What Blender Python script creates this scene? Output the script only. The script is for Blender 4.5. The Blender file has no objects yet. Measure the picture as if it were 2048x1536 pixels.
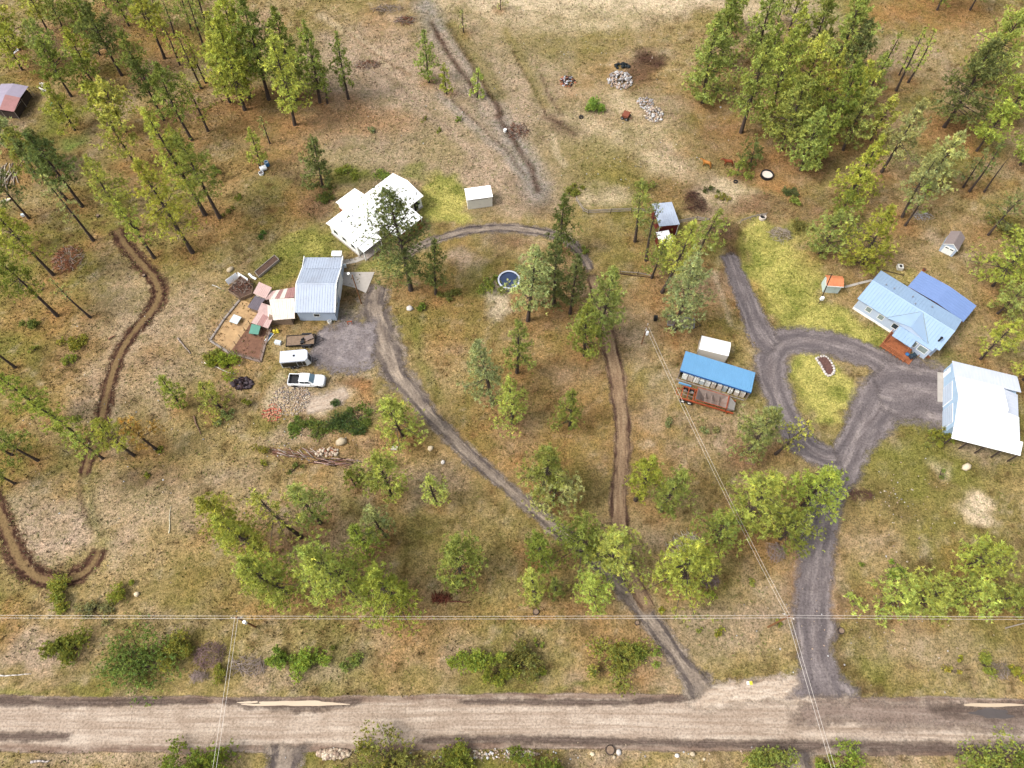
import bpy, bmesh, math, random
import numpy as np
from mathutils import Vector, Matrix
from math import radians, sin, cos, pi, hypot, atan2, sqrt

random.seed(7)
RNG = np.random.default_rng(11)
SC = bpy.context.scene
COL = SC.collection

# ---------------------------------------------------------------- camera
FPX, PITCH, CAMH = 1421.0, radians(27.7), 100.0
cam_d = bpy.data.cameras.new('camera')
cam_d.sensor_width = 36.0
cam_d.lens = 36.0 * FPX / 2048.0
cam_d.clip_start = 1.0
cam_d.clip_end = 20000.0
cam = bpy.data.objects.new('camera', cam_d)
cam.location = (0, 0, CAMH)
cam.rotation_euler = (PITCH, 0, 0)
COL.objects.link(cam)
SC.camera = cam

# ---------------------------------------------------------------- light: bright thin overcast, soft sun from the left
SUN_EL, SUN_AZ = radians(52), radians(-105)        # azimuth clockwise from +Y
wd = bpy.data.worlds.new('World')
SC.world = wd
wd.use_nodes = True
nt = wd.node_tree
nt.nodes.clear()
o_ = nt.nodes.new('ShaderNodeOutputWorld')
bg = nt.nodes.new('ShaderNodeBackground')
sky = nt.nodes.new('ShaderNodeTexSky')
sky.sky_type = 'NISHITA'
sky.sun_disc = False
sky.sun_elevation = SUN_EL
sky.sun_rotation = SUN_AZ
sky.dust_density = 4.0
sky.ozone_density = 1.0
hs = nt.nodes.new('ShaderNodeHueSaturation')       # thin cloud greys the blue of the whole sky evenly
hs.inputs['Saturation'].default_value = 0.35
nt.links.new(sky.outputs[0], hs.inputs['Color'])
nt.links.new(hs.outputs[0], bg.inputs['Color'])
bg.inputs['Strength'].default_value = 0.15
nt.links.new(bg.outputs[0], o_.inputs['Surface'])
sun_d = bpy.data.lights.new('sun', 'SUN')
sun_d.energy = 1.3
sun_d.angle = radians(16)
sun_d.color = (1.0, 0.96, 0.9)
sun = bpy.data.objects.new('sun', sun_d)
sdir = Vector((sin(SUN_AZ) * cos(SUN_EL), cos(SUN_AZ) * cos(SUN_EL), sin(SUN_EL)))
sun.rotation_euler = sdir.to_track_quat('Z', 'Y').to_euler()
sun.location = (-60, 40, 90)
COL.objects.link(sun)
SC.view_settings.view_transform = 'Standard'
SC.view_settings.look = 'None'
SC.view_settings.gamma = 1.0
SC.view_settings.use_curve_mapping = False
SC.view_settings.exposure = 1.2

# ---------------------------------------------------------------- survey helpers: photo pixel (2048 x 1536) -> place on the ground
CS, CC = sin(PITCH), cos(PITCH)
def P(px, py, z=0.0):
    dx, dy = (px - 1024) / FPX, (768 - py) / FPX
    t = (z - CAMH) / (CS * dy - CC)
    return Vector((dx * t, (CC * dy + CS) * t, z))
def mpp(py):                                       # metres per pixel across, on the ground
    y = P(1024, py).y
    return (y * CS + CAMH * CC) / FPX
def vmpp(py):                                      # metres per pixel in depth
    return (P(1024, py - 4).y - P(1024, py + 4).y) / 8
def height(bx, by, ty):
    y = P(bx, by).y
    dy = (768 - ty) / FPX
    return CAMH - y * (CC - dy * CS) / (dy * CC + CS)
def rect(A, B, C, z):                              # three roof corners -> origin, heading, length, width
    a, b, c = P(*A, z), P(*B, z), P(*C, z)
    u = (b - a).normalized()
    v = c - a
    return a, atan2(u.y, u.x), (b - a).length, -v.x * u.y + v.y * u.x

def lin(r, g, b, k=1.0):
    f = lambda c: (c / 255 / 12.92 if c / 255 <= 0.04045 else ((c / 255 + 0.055) / 1.055) ** 2.4)
    return (f(r) * k, f(g) * k, f(b) * k, 1.0)

# ---------------------------------------------------------------- materials
MATS = {}
def N(t, kind, **kw):
    n = t.nodes.new(kind)
    for k, v in kw.items():
        if k.startswith('_'):
            setattr(n, k[1:], v)
        else:
            n.inputs[k].default_value = v
    return n
def mixc(t, fac, a, b, mode='MIX'):
    n = t.nodes.new('ShaderNodeMix')
    n.data_type = 'RGBA'
    n.blend_type = mode
    for s, v in ((n.inputs[0], fac), (n.inputs[6], a), (n.inputs[7], b)):
        if hasattr(v, 'is_linked'):
            t.links.new(v, s)
        else:
            s.default_value = v
    return n.outputs[2]
def ramp(t, src, stops):
    n = t.nodes.new('ShaderNodeValToRGB')
    e = n.color_ramp.elements
    while len(e) < len(stops):
        e.new(0.5)
    for i, (p, c) in enumerate(stops):
        e[i].position = p
        e[i].color = c if len(c) == 4 else (*c, 1)
    t.links.new(src, n.inputs[0])
    return n.outputs[0]
def math_(t, op, a, b=None):
    n = t.nodes.new('ShaderNodeMath')
    n.operation = op
    for i, v in enumerate((a, b)):
        if v is None:
            continue
        if hasattr(v, 'is_linked'):
            t.links.new(v, n.inputs[i])
        else:
            n.inputs[i].default_value = v
    return n.outputs[0]
def noise(t, scale, detail=3, rough=0.55, vec=None):
    n = N(t, 'ShaderNodeTexNoise', Scale=scale, Detail=detail, Roughness=rough)
    if vec is not None:
        t.links.new(vec, n.inputs['Vector'])
    return n.outputs['Fac']
def new_mat(name):
    m = bpy.data.materials.new(name)
    m.use_nodes = True
    t = m.node_tree
    t.nodes.clear()
    out = t.nodes.new('ShaderNodeOutputMaterial')
    MATS[name] = m
    return m, t, out
def plain(name, col, rough=0.7, var=0.12, scale=3.0, metal=0.0, dirt=None, dirt_amt=0.3, spec=0.3):
    """paint, wood, metal, plastic: a colour broken up by two noises and, if asked, by patches of dirt or rust"""
    m, t, out = new_mat(name)
    tc = t.nodes.new('ShaderNodeTexCoord').outputs['Object']
    n1 = noise(t, scale, 4, 0.6, tc)
    lo = tuple(max(0, c * (1 - var)) for c in col[:3]) + (1,)
    hi = tuple(min(1, c * (1 + var)) for c in col[:3]) + (1,)
    c = ramp(t, n1, [(0.3, lo), (0.7, hi)])
    if dirt:
        n2 = noise(t, scale * 0.37, 5, 0.65, tc)
        f = ramp(t, n2, [(0.5, (0, 0, 0)), (0.72, (dirt_amt,) * 3)])
        c = mixc(t, f, c, dirt)
    b = N(t, 'ShaderNodeBsdfPrincipled', Roughness=rough, Metallic=metal)
    b.inputs['Specular IOR Level'].default_value = spec
    t.links.new(c, b.inputs['Base Color'])
    t.links.new(b.outputs[0], out.inputs['Surface'])
    return m
def foliage(name, transl=0.3):
    m, t, out = new_mat(name)
    oi = t.nodes.new('ShaderNodeObjectInfo')
    at = t.nodes.new('ShaderNodeAttribute')
    at.attribute_name = 'tint'
    c = mixc(t, 1.0, oi.outputs['Color'], at.outputs['Color'], 'MULTIPLY')
    d = t.nodes.new('ShaderNodeBsdfDiffuse')
    tr = t.nodes.new('ShaderNodeBsdfTranslucent')
    t.links.new(c, d.inputs[0])
    t.links.new(c, tr.inputs[0])
    mx = t.nodes.new('ShaderNodeMixShader')
    mx.inputs[0].default_value = transl
    t.links.new(d.outputs[0], mx.inputs[1])
    t.links.new(tr.outputs[0], mx.inputs[2])
    t.links.new(mx.outputs[0], out.inputs['Surface'])
    return m
def tinted(name, rough=0.9):                       # colour from the 'tint' attribute (stones, sticks, tufts)
    m, t, out = new_mat(name)
    at = t.nodes.new('ShaderNodeAttribute')
    at.attribute_name = 'tint'
    d = t.nodes.new('ShaderNodeBsdfDiffuse')
    t.links.new(at.outputs['Color'], d.inputs[0])
    t.links.new(d.outputs[0], out.inputs['Surface'])
    return m
K = 0.62                                           # picture colour -> surface colour (the picture is exposed bright)
foliage('needles', 0.3)
foliage('leaves', 0.4)
tinted('stick')
tinted('stone')
tinted('tuft')
plain('bark', lin(88, 74, 66, .5), 0.95, 0.4, 2.5)
plain('white_paint', lin(232, 232, 226, .82), 0.55, 0.04, 1.5)
plain('white_metal', lin(236, 238, 240, .8), 0.45, 0.05, 0.8, dirt=lin(206, 206, 204, .8), dirt_amt=.4)
plain('white_roof', lin(242, 242, 240, .84), 0.6, 0.04, 0.8, dirt=lin(200, 196, 184, .8), dirt_amt=.35)
plain('grey_metal_roof', lin(176, 186, 202, .66), 0.45, 0.05, 0.7, dirt=lin(150, 150, 155, .6), dirt_amt=.4)
plain('shop_grey_roof', lin(200, 205, 216, .7), 0.5, 0.04, 0.6)
plain('blue_roof', lin(158, 184, 212, .62), 0.5, 0.05, 0.6, dirt=lin(165, 185, 205, .6), dirt_amt=.5)
plain('blue_canopy', lin(124, 150, 200, .58), 0.5, 0.04, 0.6)
plain('bright_blue_roof', lin(112, 166, 208, .62), 0.5, 0.05, 0.7)
plain('blue_fascia', lin(52, 104, 170, .6), 0.5, 0.06, 1)
plain('pale_blue_siding', lin(186, 200, 218, .66), 0.6, 0.05, 1.2)
plain('shop_siding', lin(176, 202, 226, .66), 0.6, 0.06, 1.0)
plain('cream_siding', lin(224, 220, 208, .72), 0.7, 0.05, 1.2)
plain('tent_wall', lin(214, 206, 194, .62), 0.8, 0.04, 1.0)
plain('red_siding', lin(112, 38, 28, .6), 0.75, 0.2, 2.0)
plain('orange_roof', lin(210, 132, 88, .62), 0.7, 0.1, 1.5, dirt=lin(150, 90, 70, .6))
plain('mint_paint', lin(200, 216, 210, .66), 0.6, 0.06, 1.2)
plain('deck_wood', lin(178, 108, 70, .55), 0.7, 0.2, 2.5)
plain('shingle', lin(150, 136, 132, .55), 0.9, 0.15, 6)
plain('pink_panel', lin(208, 176, 168, .6), 0.6, 0.08, 1.5, dirt=lin(150, 110, 100, .6))
plain('rose_panel', lin(178, 134, 128, .58), 0.6, 0.1, 1.5, dirt=lin(130, 90, 80, .6))
plain('cream_panel', lin(228, 214, 200, .68), 0.6, 0.06, 1.5, dirt=lin(170, 140, 120, .6))
plain('slate_panel', lin(112, 102, 110, .55), 0.6, 0.12, 1.5)
plain('teal_panel', lin(96, 156, 136, .55), 0.6, 0.08, 1.5)
plain('pale_blue_panel', lin(198, 210, 214, .68), 0.5, 0.05, 1.5)
plain('weathered_wood', lin(150, 126, 104, .55), 0.9, 0.25, 3)
plain('pole_wood', lin(150, 104, 66, .5), 0.9, 0.25, 3)
plain('dark_wood', lin(82, 68, 60, .5), 0.9, 0.25, 3)
plain('grey_wood', lin(170, 158, 148, .6), 0.9, 0.2, 3)
plain('concrete', lin(186, 178, 168, .62), 0.9, 0.08, 1.2, dirt=lin(150, 140, 130, .6))
plain('truck_white', lin(244, 245, 246, .86), 0.25, 0.01, 1, spec=0.5)
plain('black_plastic', lin(34, 34, 38, .6), 0.6, 0.2, 3)
plain('black_panel', lin(22, 23, 27, .6), 0.35, 0.1, 2, spec=.5)
plain('tyre', lin(40, 38, 38, .6), 0.85, 0.2, 4)
plain('steel', lin(176, 178, 184, .6), 0.4, 0.08, 3, metal=.5)
plain('rust_orange', lin(178, 82, 44, .6), 0.75, 0.2, 1.5, dirt=lin(112, 62, 46, .6), dirt_amt=.6)
plain('rust_grey', lin(150, 132, 122, .55), 0.85, 0.2, 1.5, dirt=lin(120, 84, 66, .6), dirt_amt=.6)
plain('rust_brown', lin(134, 74, 52, .6), 0.8, 0.2, 2)
plain('glass_dark', lin(46, 62, 74, .6), 0.12, 0.1, 2, spec=.6)
plain('glass_blue', lin(108, 140, 160, .6), 0.12, 0.1, 2, spec=.6)
plain('glass_grey', lin(150, 164, 160, .55), 0.2, 0.1, 2, spec=.6)
plain('pool_water', lin(48, 64, 96, .6), 0.15, 0.15, .8, spec=.5)
plain('muddy_water', lin(206, 184, 156, .62), 0.22, 0.05, .5, spec=.5)
plain('dark_water', lin(92, 84, 80, .6), 0.12, 0.1, .5, spec=.5)
plain('soil', lin(92, 70, 58, .6), 0.95, 0.35, 3)
plain('mulch', lin(104, 74, 66, .6), 0.95, 0.4, 4)
plain('tarp_grey', lin(162, 152, 168, .6), 0.7, 0.08, 1)
plain('tarp_red', lin(176, 126, 122, .55), 0.7, 0.12, 2)
plain('yellow_plastic', lin(226, 206, 60, .66), 0.5, 0.05, 2)
plain('blue_plastic', lin(70, 130, 180, .6), 0.5, 0.05, 2)
plain('green_plastic', lin(120, 190, 160, .6), 0.5, 0.05, 2)
plain('wire', lin(214, 206, 196, .8), 0.5, 0.02, 1)
plain('horse_bay', lin(140, 66, 34, .6), 0.6, 0.12, 2)
plain('horse_tan', lin(186, 122, 52, .6), 0.6, 0.1, 2)
plain('horse_dark', lin(40, 26, 24, .6), 0.7, 0.1, 2)
plain('lattice_wire', lin(150, 142, 130, .6), 0.7, 0.1, 3)

# ---------------------------------------------------------------- objects
def tag(o, label=None, cat=None, group=None, kind=None):
    for k, v in (('label', label), ('category', cat), ('group', group), ('kind', kind)):
        if v:
            o[k] = v
    return o
def empty(name, loc, rz, label, cat, group=None):
    o = bpy.data.objects.new(name, None)
    o.empty_display_size = 0.3
    o.location = loc
    o.rotation_euler = (0, 0, rz)
    COL.objects.link(o)
    return tag(o, label, cat, group)
def link(name, me, mat, parent=None):
    if mat and not me.materials:
        me.materials.append(MATS[mat])
    o = bpy.data.objects.new(name, me)
    COL.objects.link(o)
    if parent is not None:
        o.parent = parent
    return o
def np_mesh(name, V, Fa, tint=None, uv=None):
    """fast mesh from numpy: V (n,3), Fa (m,k) all faces k-sided"""
    me = bpy.data.meshes.new(name)
    V = np.asarray(V, np.float32)
    Fa = np.asarray(Fa, np.int32)
    m, k = Fa.shape
    me.vertices.add(len(V))
    me.vertices.foreach_set('co', V.ravel())
    me.loops.add(m * k)
    me.loops.foreach_set('vertex_index', Fa.ravel())
    me.polygons.add(m)
    me.polygons.foreach_set('loop_start', np.arange(0, m * k, k, dtype=np.int32))
    if tint is not None:
        a = me.attributes.new('tint', 'FLOAT_COLOR', 'POINT')
        a.data.foreach_set('color', np.asarray(tint, np.float32).ravel())
    me.update(calc_edges=True)
    if uv is not None:
        l = me.uv_layers.new(name='UVMap')
        l.data.foreach_set('uv', np.asarray(uv, np.float32)[Fa.ravel()].ravel())
    return me
class MB:
    """collects simple solids into one mesh"""
    def __init__(s):
        s.v, s.f = [], []
    def add(s, vs, fs):
        o = len(s.v)
        s.v += [tuple(v) for v in vs]
        s.f += [tuple(i + o for i in f) for f in fs]
        return s
    def box(s, c, d, rz=0, rx=0, ry=0, taper=1.0):
        M = Matrix.Rotation(rz, 3, 'Z') @ Matrix.Rotation(ry, 3, 'Y') @ Matrix.Rotation(rx, 3, 'X')
        vs = []
        for z in (-.5, .5):
            k = taper if z > 0 else 1
            for x, y in ((-.5, -.5), (.5, -.5), (.5, .5), (-.5, .5)):
                vs.append(Vector(c) + M @ Vector((x * d[0] * k, y * d[1] * k, z * d[2])))
        return s.add(vs, [(3, 2, 1, 0), (4, 5, 6, 7), (0, 1, 5, 4), (1, 2, 6, 5), (2, 3, 7, 6), (3, 0, 4, 7)])
    def bb(s, x0, x1, y0, y1, z0, z1):
        return s.box(((x0 + x1) / 2, (y0 + y1) / 2, (z0 + z1) / 2), (abs(x1 - x0), abs(y1 - y0), abs(z1 - z0)))
    def tube(s, a, b, r0, r1=None, n=6, cap=True):
        a, b = Vector(a), Vector(b)
        r1 = r0 if r1 is None else r1
        d = (b - a).normalized()
        u = d.orthogonal().normalized()
        w = d.cross(u)
        vs = [a + (u * cos(2 * pi * i / n) + w * sin(2 * pi * i / n)) * r0 for i in range(n)]
        vs += [b + (u * cos(2 * pi * i / n) + w * sin(2 * pi * i / n)) * r1 for i in range(n)]
        fs = [(i, (i + 1) % n, n + (i + 1) % n, n + i) for i in range(n)]
        if cap:
            fs += [tuple(range(n - 1, -1, -1)), tuple(range(n, 2 * n))]
        return s.add(vs, fs)
    def slab(s, pts, th):
        """polygon given by its top corners (counter-clockwise from above), thickness th downwards"""
        n = len(pts)
        vs = [Vector(p) for p in pts] + [Vector(p) - Vector((0, 0, th)) for p in pts]
        fs = [tuple(range(n)), tuple(range(2 * n - 1, n - 1, -1))]
        fs += [(i, n + i, n + (i + 1) % n, (i + 1) % n) for i in range(n)]
        return s.add(vs, fs)
    def prism(s, prof, x0, x1):
        """profile [(y,z)] swept along x"""
        n = len(prof)
        vs = [(x0, y, z) for y, z in prof] + [(x1, y, z) for y, z in prof]
        return s.add(vs, [tuple(range(n - 1, -1, -1)), tuple(range(n, 2 * n))] + [(i, (i + 1) % n, n + (i + 1) % n, n + i) for i in range(n)])
    def ribs(s, e0, e1, r1, r0, gap, w=.06, h=.035):
        """standing ribs on a roof slope: e0-e1 the eave, r0-r1 the upper edge"""
        e0, e1, r0, r1 = map(Vector, (e0, e1, r0, r1))
        n = max(2, int((e1 - e0).length / gap))
        nz = (e1 - e0).cross(r0 - e0).normalized()
        if nz.z < 0:
            nz = -nz
        sd = (e1 - e0).normalized() * w / 2
        for i in range(n + 1):
            t = (i + .02) / (n + .04)
            a, b = e0.lerp(e1, t), r0.lerp(r1, t)
            s.add([a - sd, a + sd, a + nz * h, b - sd, b + sd, b + nz * h], [(0, 2, 5, 3), (2, 1, 4, 5), (0, 1, 2), (3, 5, 4)])
        return s
    def disc(s, c, r, h, n=20, ry=None):
        ry = ry or r
        vs = [(c[0] + r * cos(2 * pi * i / n), c[1] + ry * sin(2 * pi * i / n), c[2]) for i in range(n)]
        vs += [(x, y, c[2] + h) for x, y, _ in vs]
        return s.add(vs, [tuple(range(n - 1, -1, -1)), tuple(range(n, 2 * n))] + [(i, (i + 1) % n, n + (i + 1) % n, n + i) for i in range(n)])
    def ring(s, c, ro, ri, h, n=24):
        vs = []
        for r, z in ((ro, 0), (ro, h), (ri, h), (ri, 0)):
            vs += [(c[0] + r * cos(2 * pi * i / n), c[1] + r * sin(2 * pi * i / n), c[2] + z) for i in range(n)]
        fs = []
        for k in range(4):
            a, b = k * n, (k + 1) % 4 * n
            fs += [(a + i, a + (i + 1) % n, b + (i + 1) % n, b + i) for i in range(n)]
        return s.add(vs, fs)
    def build(s, name, mat, parent=None, bevel=0, smooth=False):
        me = bpy.data.meshes.new(name)
        me.from_pydata(s.v, [], s.f)
        me.update()
        if smooth:
            for p in me.polygons:
                p.use_smooth = True
        o = link(name, me, mat, parent)
        if bevel:
            b = o.modifiers.new('bevel', 'BEVEL')
            b.width = bevel
            b.segments = 2
            b.limit_method = 'ANGLE'
        return o

# ---------------------------------------------------------------- value noise in numpy
def vnoise(x, y, seed=0):
    xi, yi = np.floor(x).astype(np.int64), np.floor(y).astype(np.int64)
    fx, fy = x - xi, y - yi
    fx, fy = fx * fx * (3 - 2 * fx), fy * fy * (3 - 2 * fy)
    def h(a, b):
        n = (a * 374761393 + b * 668265263 + seed * 1442695041) & 0x7fffffff
        n = ((n ^ (n >> 13)) * 1274126177) & 0x7fffffff
        return ((n ^ (n >> 16)) & 0xffff) / 65535.0
    a, b, c, d = h(xi, yi), h(xi + 1, yi), h(xi, yi + 1), h(xi + 1, yi + 1)
    return (a * (1 - fx) + b * fx) * (1 - fy) + (c * (1 - fx) + d * fx) * fy
def fbm(x, y, seed=0, oct=4, g=.55):
    s, a, t = 0, 1, 0
    for i in range(oct):
        s = s + a * vnoise(x * 2 ** i + 17.3 * i, y * 2 ** i - 9.1 * i, seed + i)
        t += a
        a *= g
    return s / t
def L3(r, g, b, k=K):
    return np.array(lin(r, g, b, k)[:3])

# ================================================================= TREES: survey list
# base x y, crown-tip x y, crown width (photo pixels), crown base as part of the height, colour, style
TREES = """
330 117 262 -40 58 .45 Y p|244 151 170 5 66 .4 D p|133 72 85 -20 60 .4 G p|143 193 74 72 66 .3 G p|45 140 5 18 66 .3 Y p|40 100 -8 5 60 .3 Y p
328 240 259 115 60 .42 D p|384 280 312 128 70 .42 G p|416 262 362 148 48 .35 Y s|250 264 208 148 66 .4 Y p|232 262 170 165 64 .35 Y p|205 190 147 112 52 .25 G p
272 330 208 235 64 .4 Y p|411 430 285 215 72 .42 Y p|440 436 352 262 78 .42 G p|275 461 168 311 62 .4 Y p|309 516 226 400 48 .42 L p|385 505 268 312 84 .42 Y p
187 481 84 351 52 .5 P s|165 413 50 265 66 .42 D p|135 401 25 292 60 .42 D p|58 437 -25 335 62 .45 D p|107 550 -15 415 78 .5 Y p|115 632 -15 507 74 .52 G p
181 635 101 562 28 .6 P s|31 735 -55 640 60 .5 G p|165 881 55 792 56 .25 L p|112 838 -20 722 58 .2 L p|76 921 -20 845 56 .45 G p|25 910 -55 860 50 .4 G p
30 967 -50 915 52 .45 G p|206 917 140 855 46 .4 L p|268 911 190 812 64 .42 Y p|313 899 240 820 52 .45 O p|365 815 322 725 52 .05 L p|440 815 398 752 60 .05 Y p
502 1082 398 975 78 .25 Y p|535 1112 428 1012 80 .25 Y p|575 1185 480 1085 108 .12 L p|602 1074 508 962 86 .45 Y s|641 1046 578 950 72 .3 G p|707 1180 605 1090 124 .15 L p
806 871 776 775 88 .12 L p|783 994 747 883 80 .22 L p|712 972 695 930 40 .1 G p|874 1008 855 935 54 .3 L p|771 1072 737 1000 74 .3 B p|736 1103 703 1028 60 .12 L p
924 1155 906 1052 88 .12 G p|800 1205 745 1118 112 .12 L p|822 580 772 360 104 .2 D b|872 588 878 468 54 .25 D p|1056 641 1073 482 84 .25 B p|1140 627 1154 512 54 .25 D p
1108 610 1115 465 64 .06 D p|1122 502 1131 385 62 .1 D p|1196 672 1230 522 96 .15 G p|1169 711 1178 587 74 .12 G p|1270 483 1278 350 46 .42 G p|1292 521 1316 400 46 .45 D s
1324 585 1392 442 72 .45 Y p|1303 556 1332 478 58 .3 G p|1392 515 1446 425 56 .3 G p|1349 659 1393 510 84 .12 B b|1034 745 1036 628 56 .2 G p|985 807 945 662 76 .25 B p
1025 845 1015 735 66 .1 L p|1140 852 1146 765 50 .03 G p|1085 985 1100 866 88 .2 G p|1105 1000 1122 915 108 .2 P p|1164 1103 1120 992 122 .2 G p|1085 1125 1058 1037 62 .1 G p
1225 1142 1216 1010 92 .2 L p|1070 1200 1062 1122 44 .05 L p|1110 1187 1109 1143 30 .05 G p|1182 1202 1180 1120 80 .1 L p|1271 1000 1308 886 60 .25 Y p|1322 1022 1368 918 68 .25 G p
1362 1160 1375 1000 116 .15 L p|1430 1082 1450 975 80 .15 G p|1481 1045 1556 905 108 .2 L p|1560 1078 1580 950 90 .12 G p|1605 1012 1655 872 102 .15 L p|1496 904 1556 790 84 .15 B p
1551 908 1622 835 56 .3 Y s|1770 1212 1805 1085 98 .1 L p|1835 1208 1890 1085 106 .1 L p|1912 1200 1968 1095 98 .12 L p|1935 1132 2010 1037 106 .15 L p|1971 1214 2040 1140 62 .35 G p
2000 1216 2075 1140 62 .35 G p|2032 1219 2105 1150 62 .35 G p|590 250 541 72 58 .25 Y b|538 199 480 -20 70 .3 G p|592 200 545 10 72 .25 G p|640 205 608 40 64 .2 G p
655 207 641 128 32 .45 G s|500 195 442 -40 78 .2 Y p|490 220 432 20 70 .25 Y p|460 205 424 62 62 .2 Y p|403 177 352 60 42 .35 Y s|412 166 372 70 36 .4 Y s
425 82 382 -60 44 .3 G s|408 96 374 -30 40 .3 G s|383 60 350 -50 44 .3 G s|350 75 322 -20 40 .3 G s|330 70 300 -25 44 .3 G s|258 52 226 -50 50 .3 G p
213 10 180 -80 50 .3 G p|697 198 672 62 42 .25 G p|858 165 848 58 44 .06 G p|893 188 886 125 27 .15 L p|955 195 959 135 31 .06 L p|927 65 925 20 28 .3 P s
645 373 631 268 60 .02 D p|540 287 521 232 22 .35 P s|520 335 499 250 33 .12 L p|1482 265 1545 60 82 .3 G b|1405 205 1432 20 92 .05 G b|1440 135 1462 -30 64 .1 G p
1545 217 1582 45 82 .25 L b|1563 300 1615 150 98 .2 G b|1653 290 1714 110 70 .3 G p|1601 340 1640 205 80 .12 G p|1763 344 1850 195 68 .35 P p|1695 400 1766 265 78 .1 Y b
1888 254 1966 50 112 .2 D b|1661 162 1722 -30 90 .3 G p|1690 175 1745 30 70 .3 D p|1758 148 1806 60 30 .3 G s|1792 182 1850 40 36 .4 L s|1816 165 1870 55 34 .4 L s
1798 150 1822 85 32 .3 G s|1578 60 1608 -40 52 .35 G p|1556 42 1580 -60 50 .35 G p|1874 20 1910 -90 66 .4 G p|1940 20 1985 -90 66 .4 G p|1740 280 1790 192 60 .2 Y p
1692 250 1742 112 70 .2 Y p|1686 300 1752 172 70 .25 G p|1960 172 2036 0 108 .2 L b|1953 302 2020 202 80 .3 L p|2010 242 2072 122 80 .2 L p|1926 375 1976 292 42 .25 D s
1938 383 1998 265 34 .45 D s|1968 384 2020 305 14 .6 G d|1846 377 1925 265 88 .2 P p|1804 434 1878 300 72 .35 B p|1810 451 1860 360 44 .45 G s|1640 507 1660 400 88 .05 G b
1722 527 1785 396 98 .05 Y b|1672 452 1702 372 70 .12 G p|1976 470 2048 386 80 .35 D s|1985 572 2040 452 98 .15 L b|1995 627 2058 547 80 .15 G p|1961 718 2036 617 78 .4 Y p
1515 120 1545 -20 80 .2 G b|1600 210 1650 60 80 .2 Y p|1620 120 1655 -30 70 .25 G p|1500 330 1498 316 56 .0 D u|1475 350 1470 318 40 .0 G u|1705 1210 1708 1160 40 .05 L u
20 300 -40 220 70 .2 B p|70 345 10 250 70 .25 G p|110 340 60 262 60 .3 D p|2046 760 2110 640 80 .3 Y p|2040 330 2110 230 80 .2 G p|175 60 135 -40 60 .3 G p|95 60 50 -45 60 .3 Y p
110 130 70 30 60 .3 G p|200 110 160 20 56 .35 G p|300 60 262 -30 50 .35 G p|180 150 130 60 60 .25 Y p|360 130 325 40 40 .3 Y s|290 160 240 60 50 .3 G p|150 260 92 170 62 .2 Y p
1460 60 1478 -40 60 .15 G p|1530 170 1562 40 56 .2 G p|1590 270 1640 150 60 .2 G p|1640 215 1690 95 56 .25 Y p|1720 210 1775 105 56 .2 G p|1580 120 1612 0 56 .2 L p|1630 330 1680 220 56 .15 L p|1545 265 1575 150 56 .15 Y p
725 960 712 925 26 .05 G u|1075 560 1085 500 60 .05 D p|1150 560 1158 505 40 .1 D p|60 500 -10 440 60 .35 Y p|1000 20 1002 -15 24 .1 P s|450 150 410 20 50 .2 Y p
"""
# shrubs: centre x y (photo pixels), width px, height m, colour
SHRUBS = """
1183 218 44 2.6 L|917 242 16 .9 L|850 240 13 .9 G|880 264 13 .8 G|750 264 20 .8 P|500 812 26 1.6 L|452 830 34 1.2 P|152 1290 86 2.6 G|285 1325 150 4.0 G|365 1300 72 2.8 L|440 1346 40 1.8 L
118 1190 62 2.2 L|243 1188 46 1.6 L|195 1215 60 1.0 P|562 1320 54 2.2 L|612 1330 64 2.2 L|664 1292 20 .9 G|705 1325 42 1.6 L|945 1322 72 2.4 L|1000 1345 60 2.4 L|1040 1325 78 3.0 G|1080 1350 34 1.4 L
1245 1322 96 2.6 L|1290 1312 44 2.0 L|1965 1330 46 1.6 Y|1903 1342 26 1.0 Y|1918 1318 18 .7 Y|2035 1350 40 1.2 Y|1435 860 26 1.0 P|1405 862 22 .9 P|1340 845 26 1.0 P|1440 1265 26 .8 Y|1400 1262 16 .6 Y
1420 1190 26 .9 Y|1325 1220 22 .8 Y|1500 1165 20 .8 Y|1720 1130 14 .7 G|985 575 44 1.4 L|1170 505 24 1.5 L|905 590 40 .9 G|850 620 30 .7 G|150 840 20 .8 G|70 650 36 1.2 G|155 690 44 1.4 Y|140 720 30 1.0 Y
70 700 22 .9 L|455 730 60 1.6 L|430 715 40 1.2 L|640 850 60 .6 G|690 850 70 .7 D|720 835 60 .6 G|590 850 50 .5 G|530 905 30 1.4 Y|525 930 20 .9 Y|590 938 26 .8 G|320 900 20 .5 L|300 950 20 .6 Y
1148 385 36 1.6 G|1285 375 30 1.2 G|1575 385 34 1.2 D|1600 455 40 1.6 G|1590 405 26 1.2 L|1885 880 50 1.4 G|1850 888 26 .8 L|1880 950 20 .8 G|1960 1090 24 .9 L|1555 1245 20 .8 L|1075 1290 20 .8 L
930 1525 70 3.0 L|1075 1545 96 3.4 G|1512 1540 84 3.0 L|1545 1510 26 1.2 L|1682 1545 92 3.0 L|1962 1545 150 4.2 L|2040 1528 60 3.0 G|1640 1530 40 1.6 L|400 1535 128 6.0 G|790 1538 150 6.0 L|700 1545 50 3.0 L|870 1545 60 3.0 G
430 345 30 1.0 G|520 470 24 .8 D|455 425 22 .7 G|480 395 20 .7 G|655 395 40 .8 D|700 345 40 .6 L|760 352 40 .6 L|1440 395 26 1.0 L|1415 380 24 .9 D|2020 470 60 2.2 G|1780 1145 40 2.0 L
"""
COLR = {'Y': (168, 170, 80), 'L': (162, 170, 82), 'G': (142, 150, 76), 'D': (112, 119, 68), 'B': (156, 161, 104), 'O': (190, 158, 90), 'P': (166, 166, 104)}
TL = []
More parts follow.
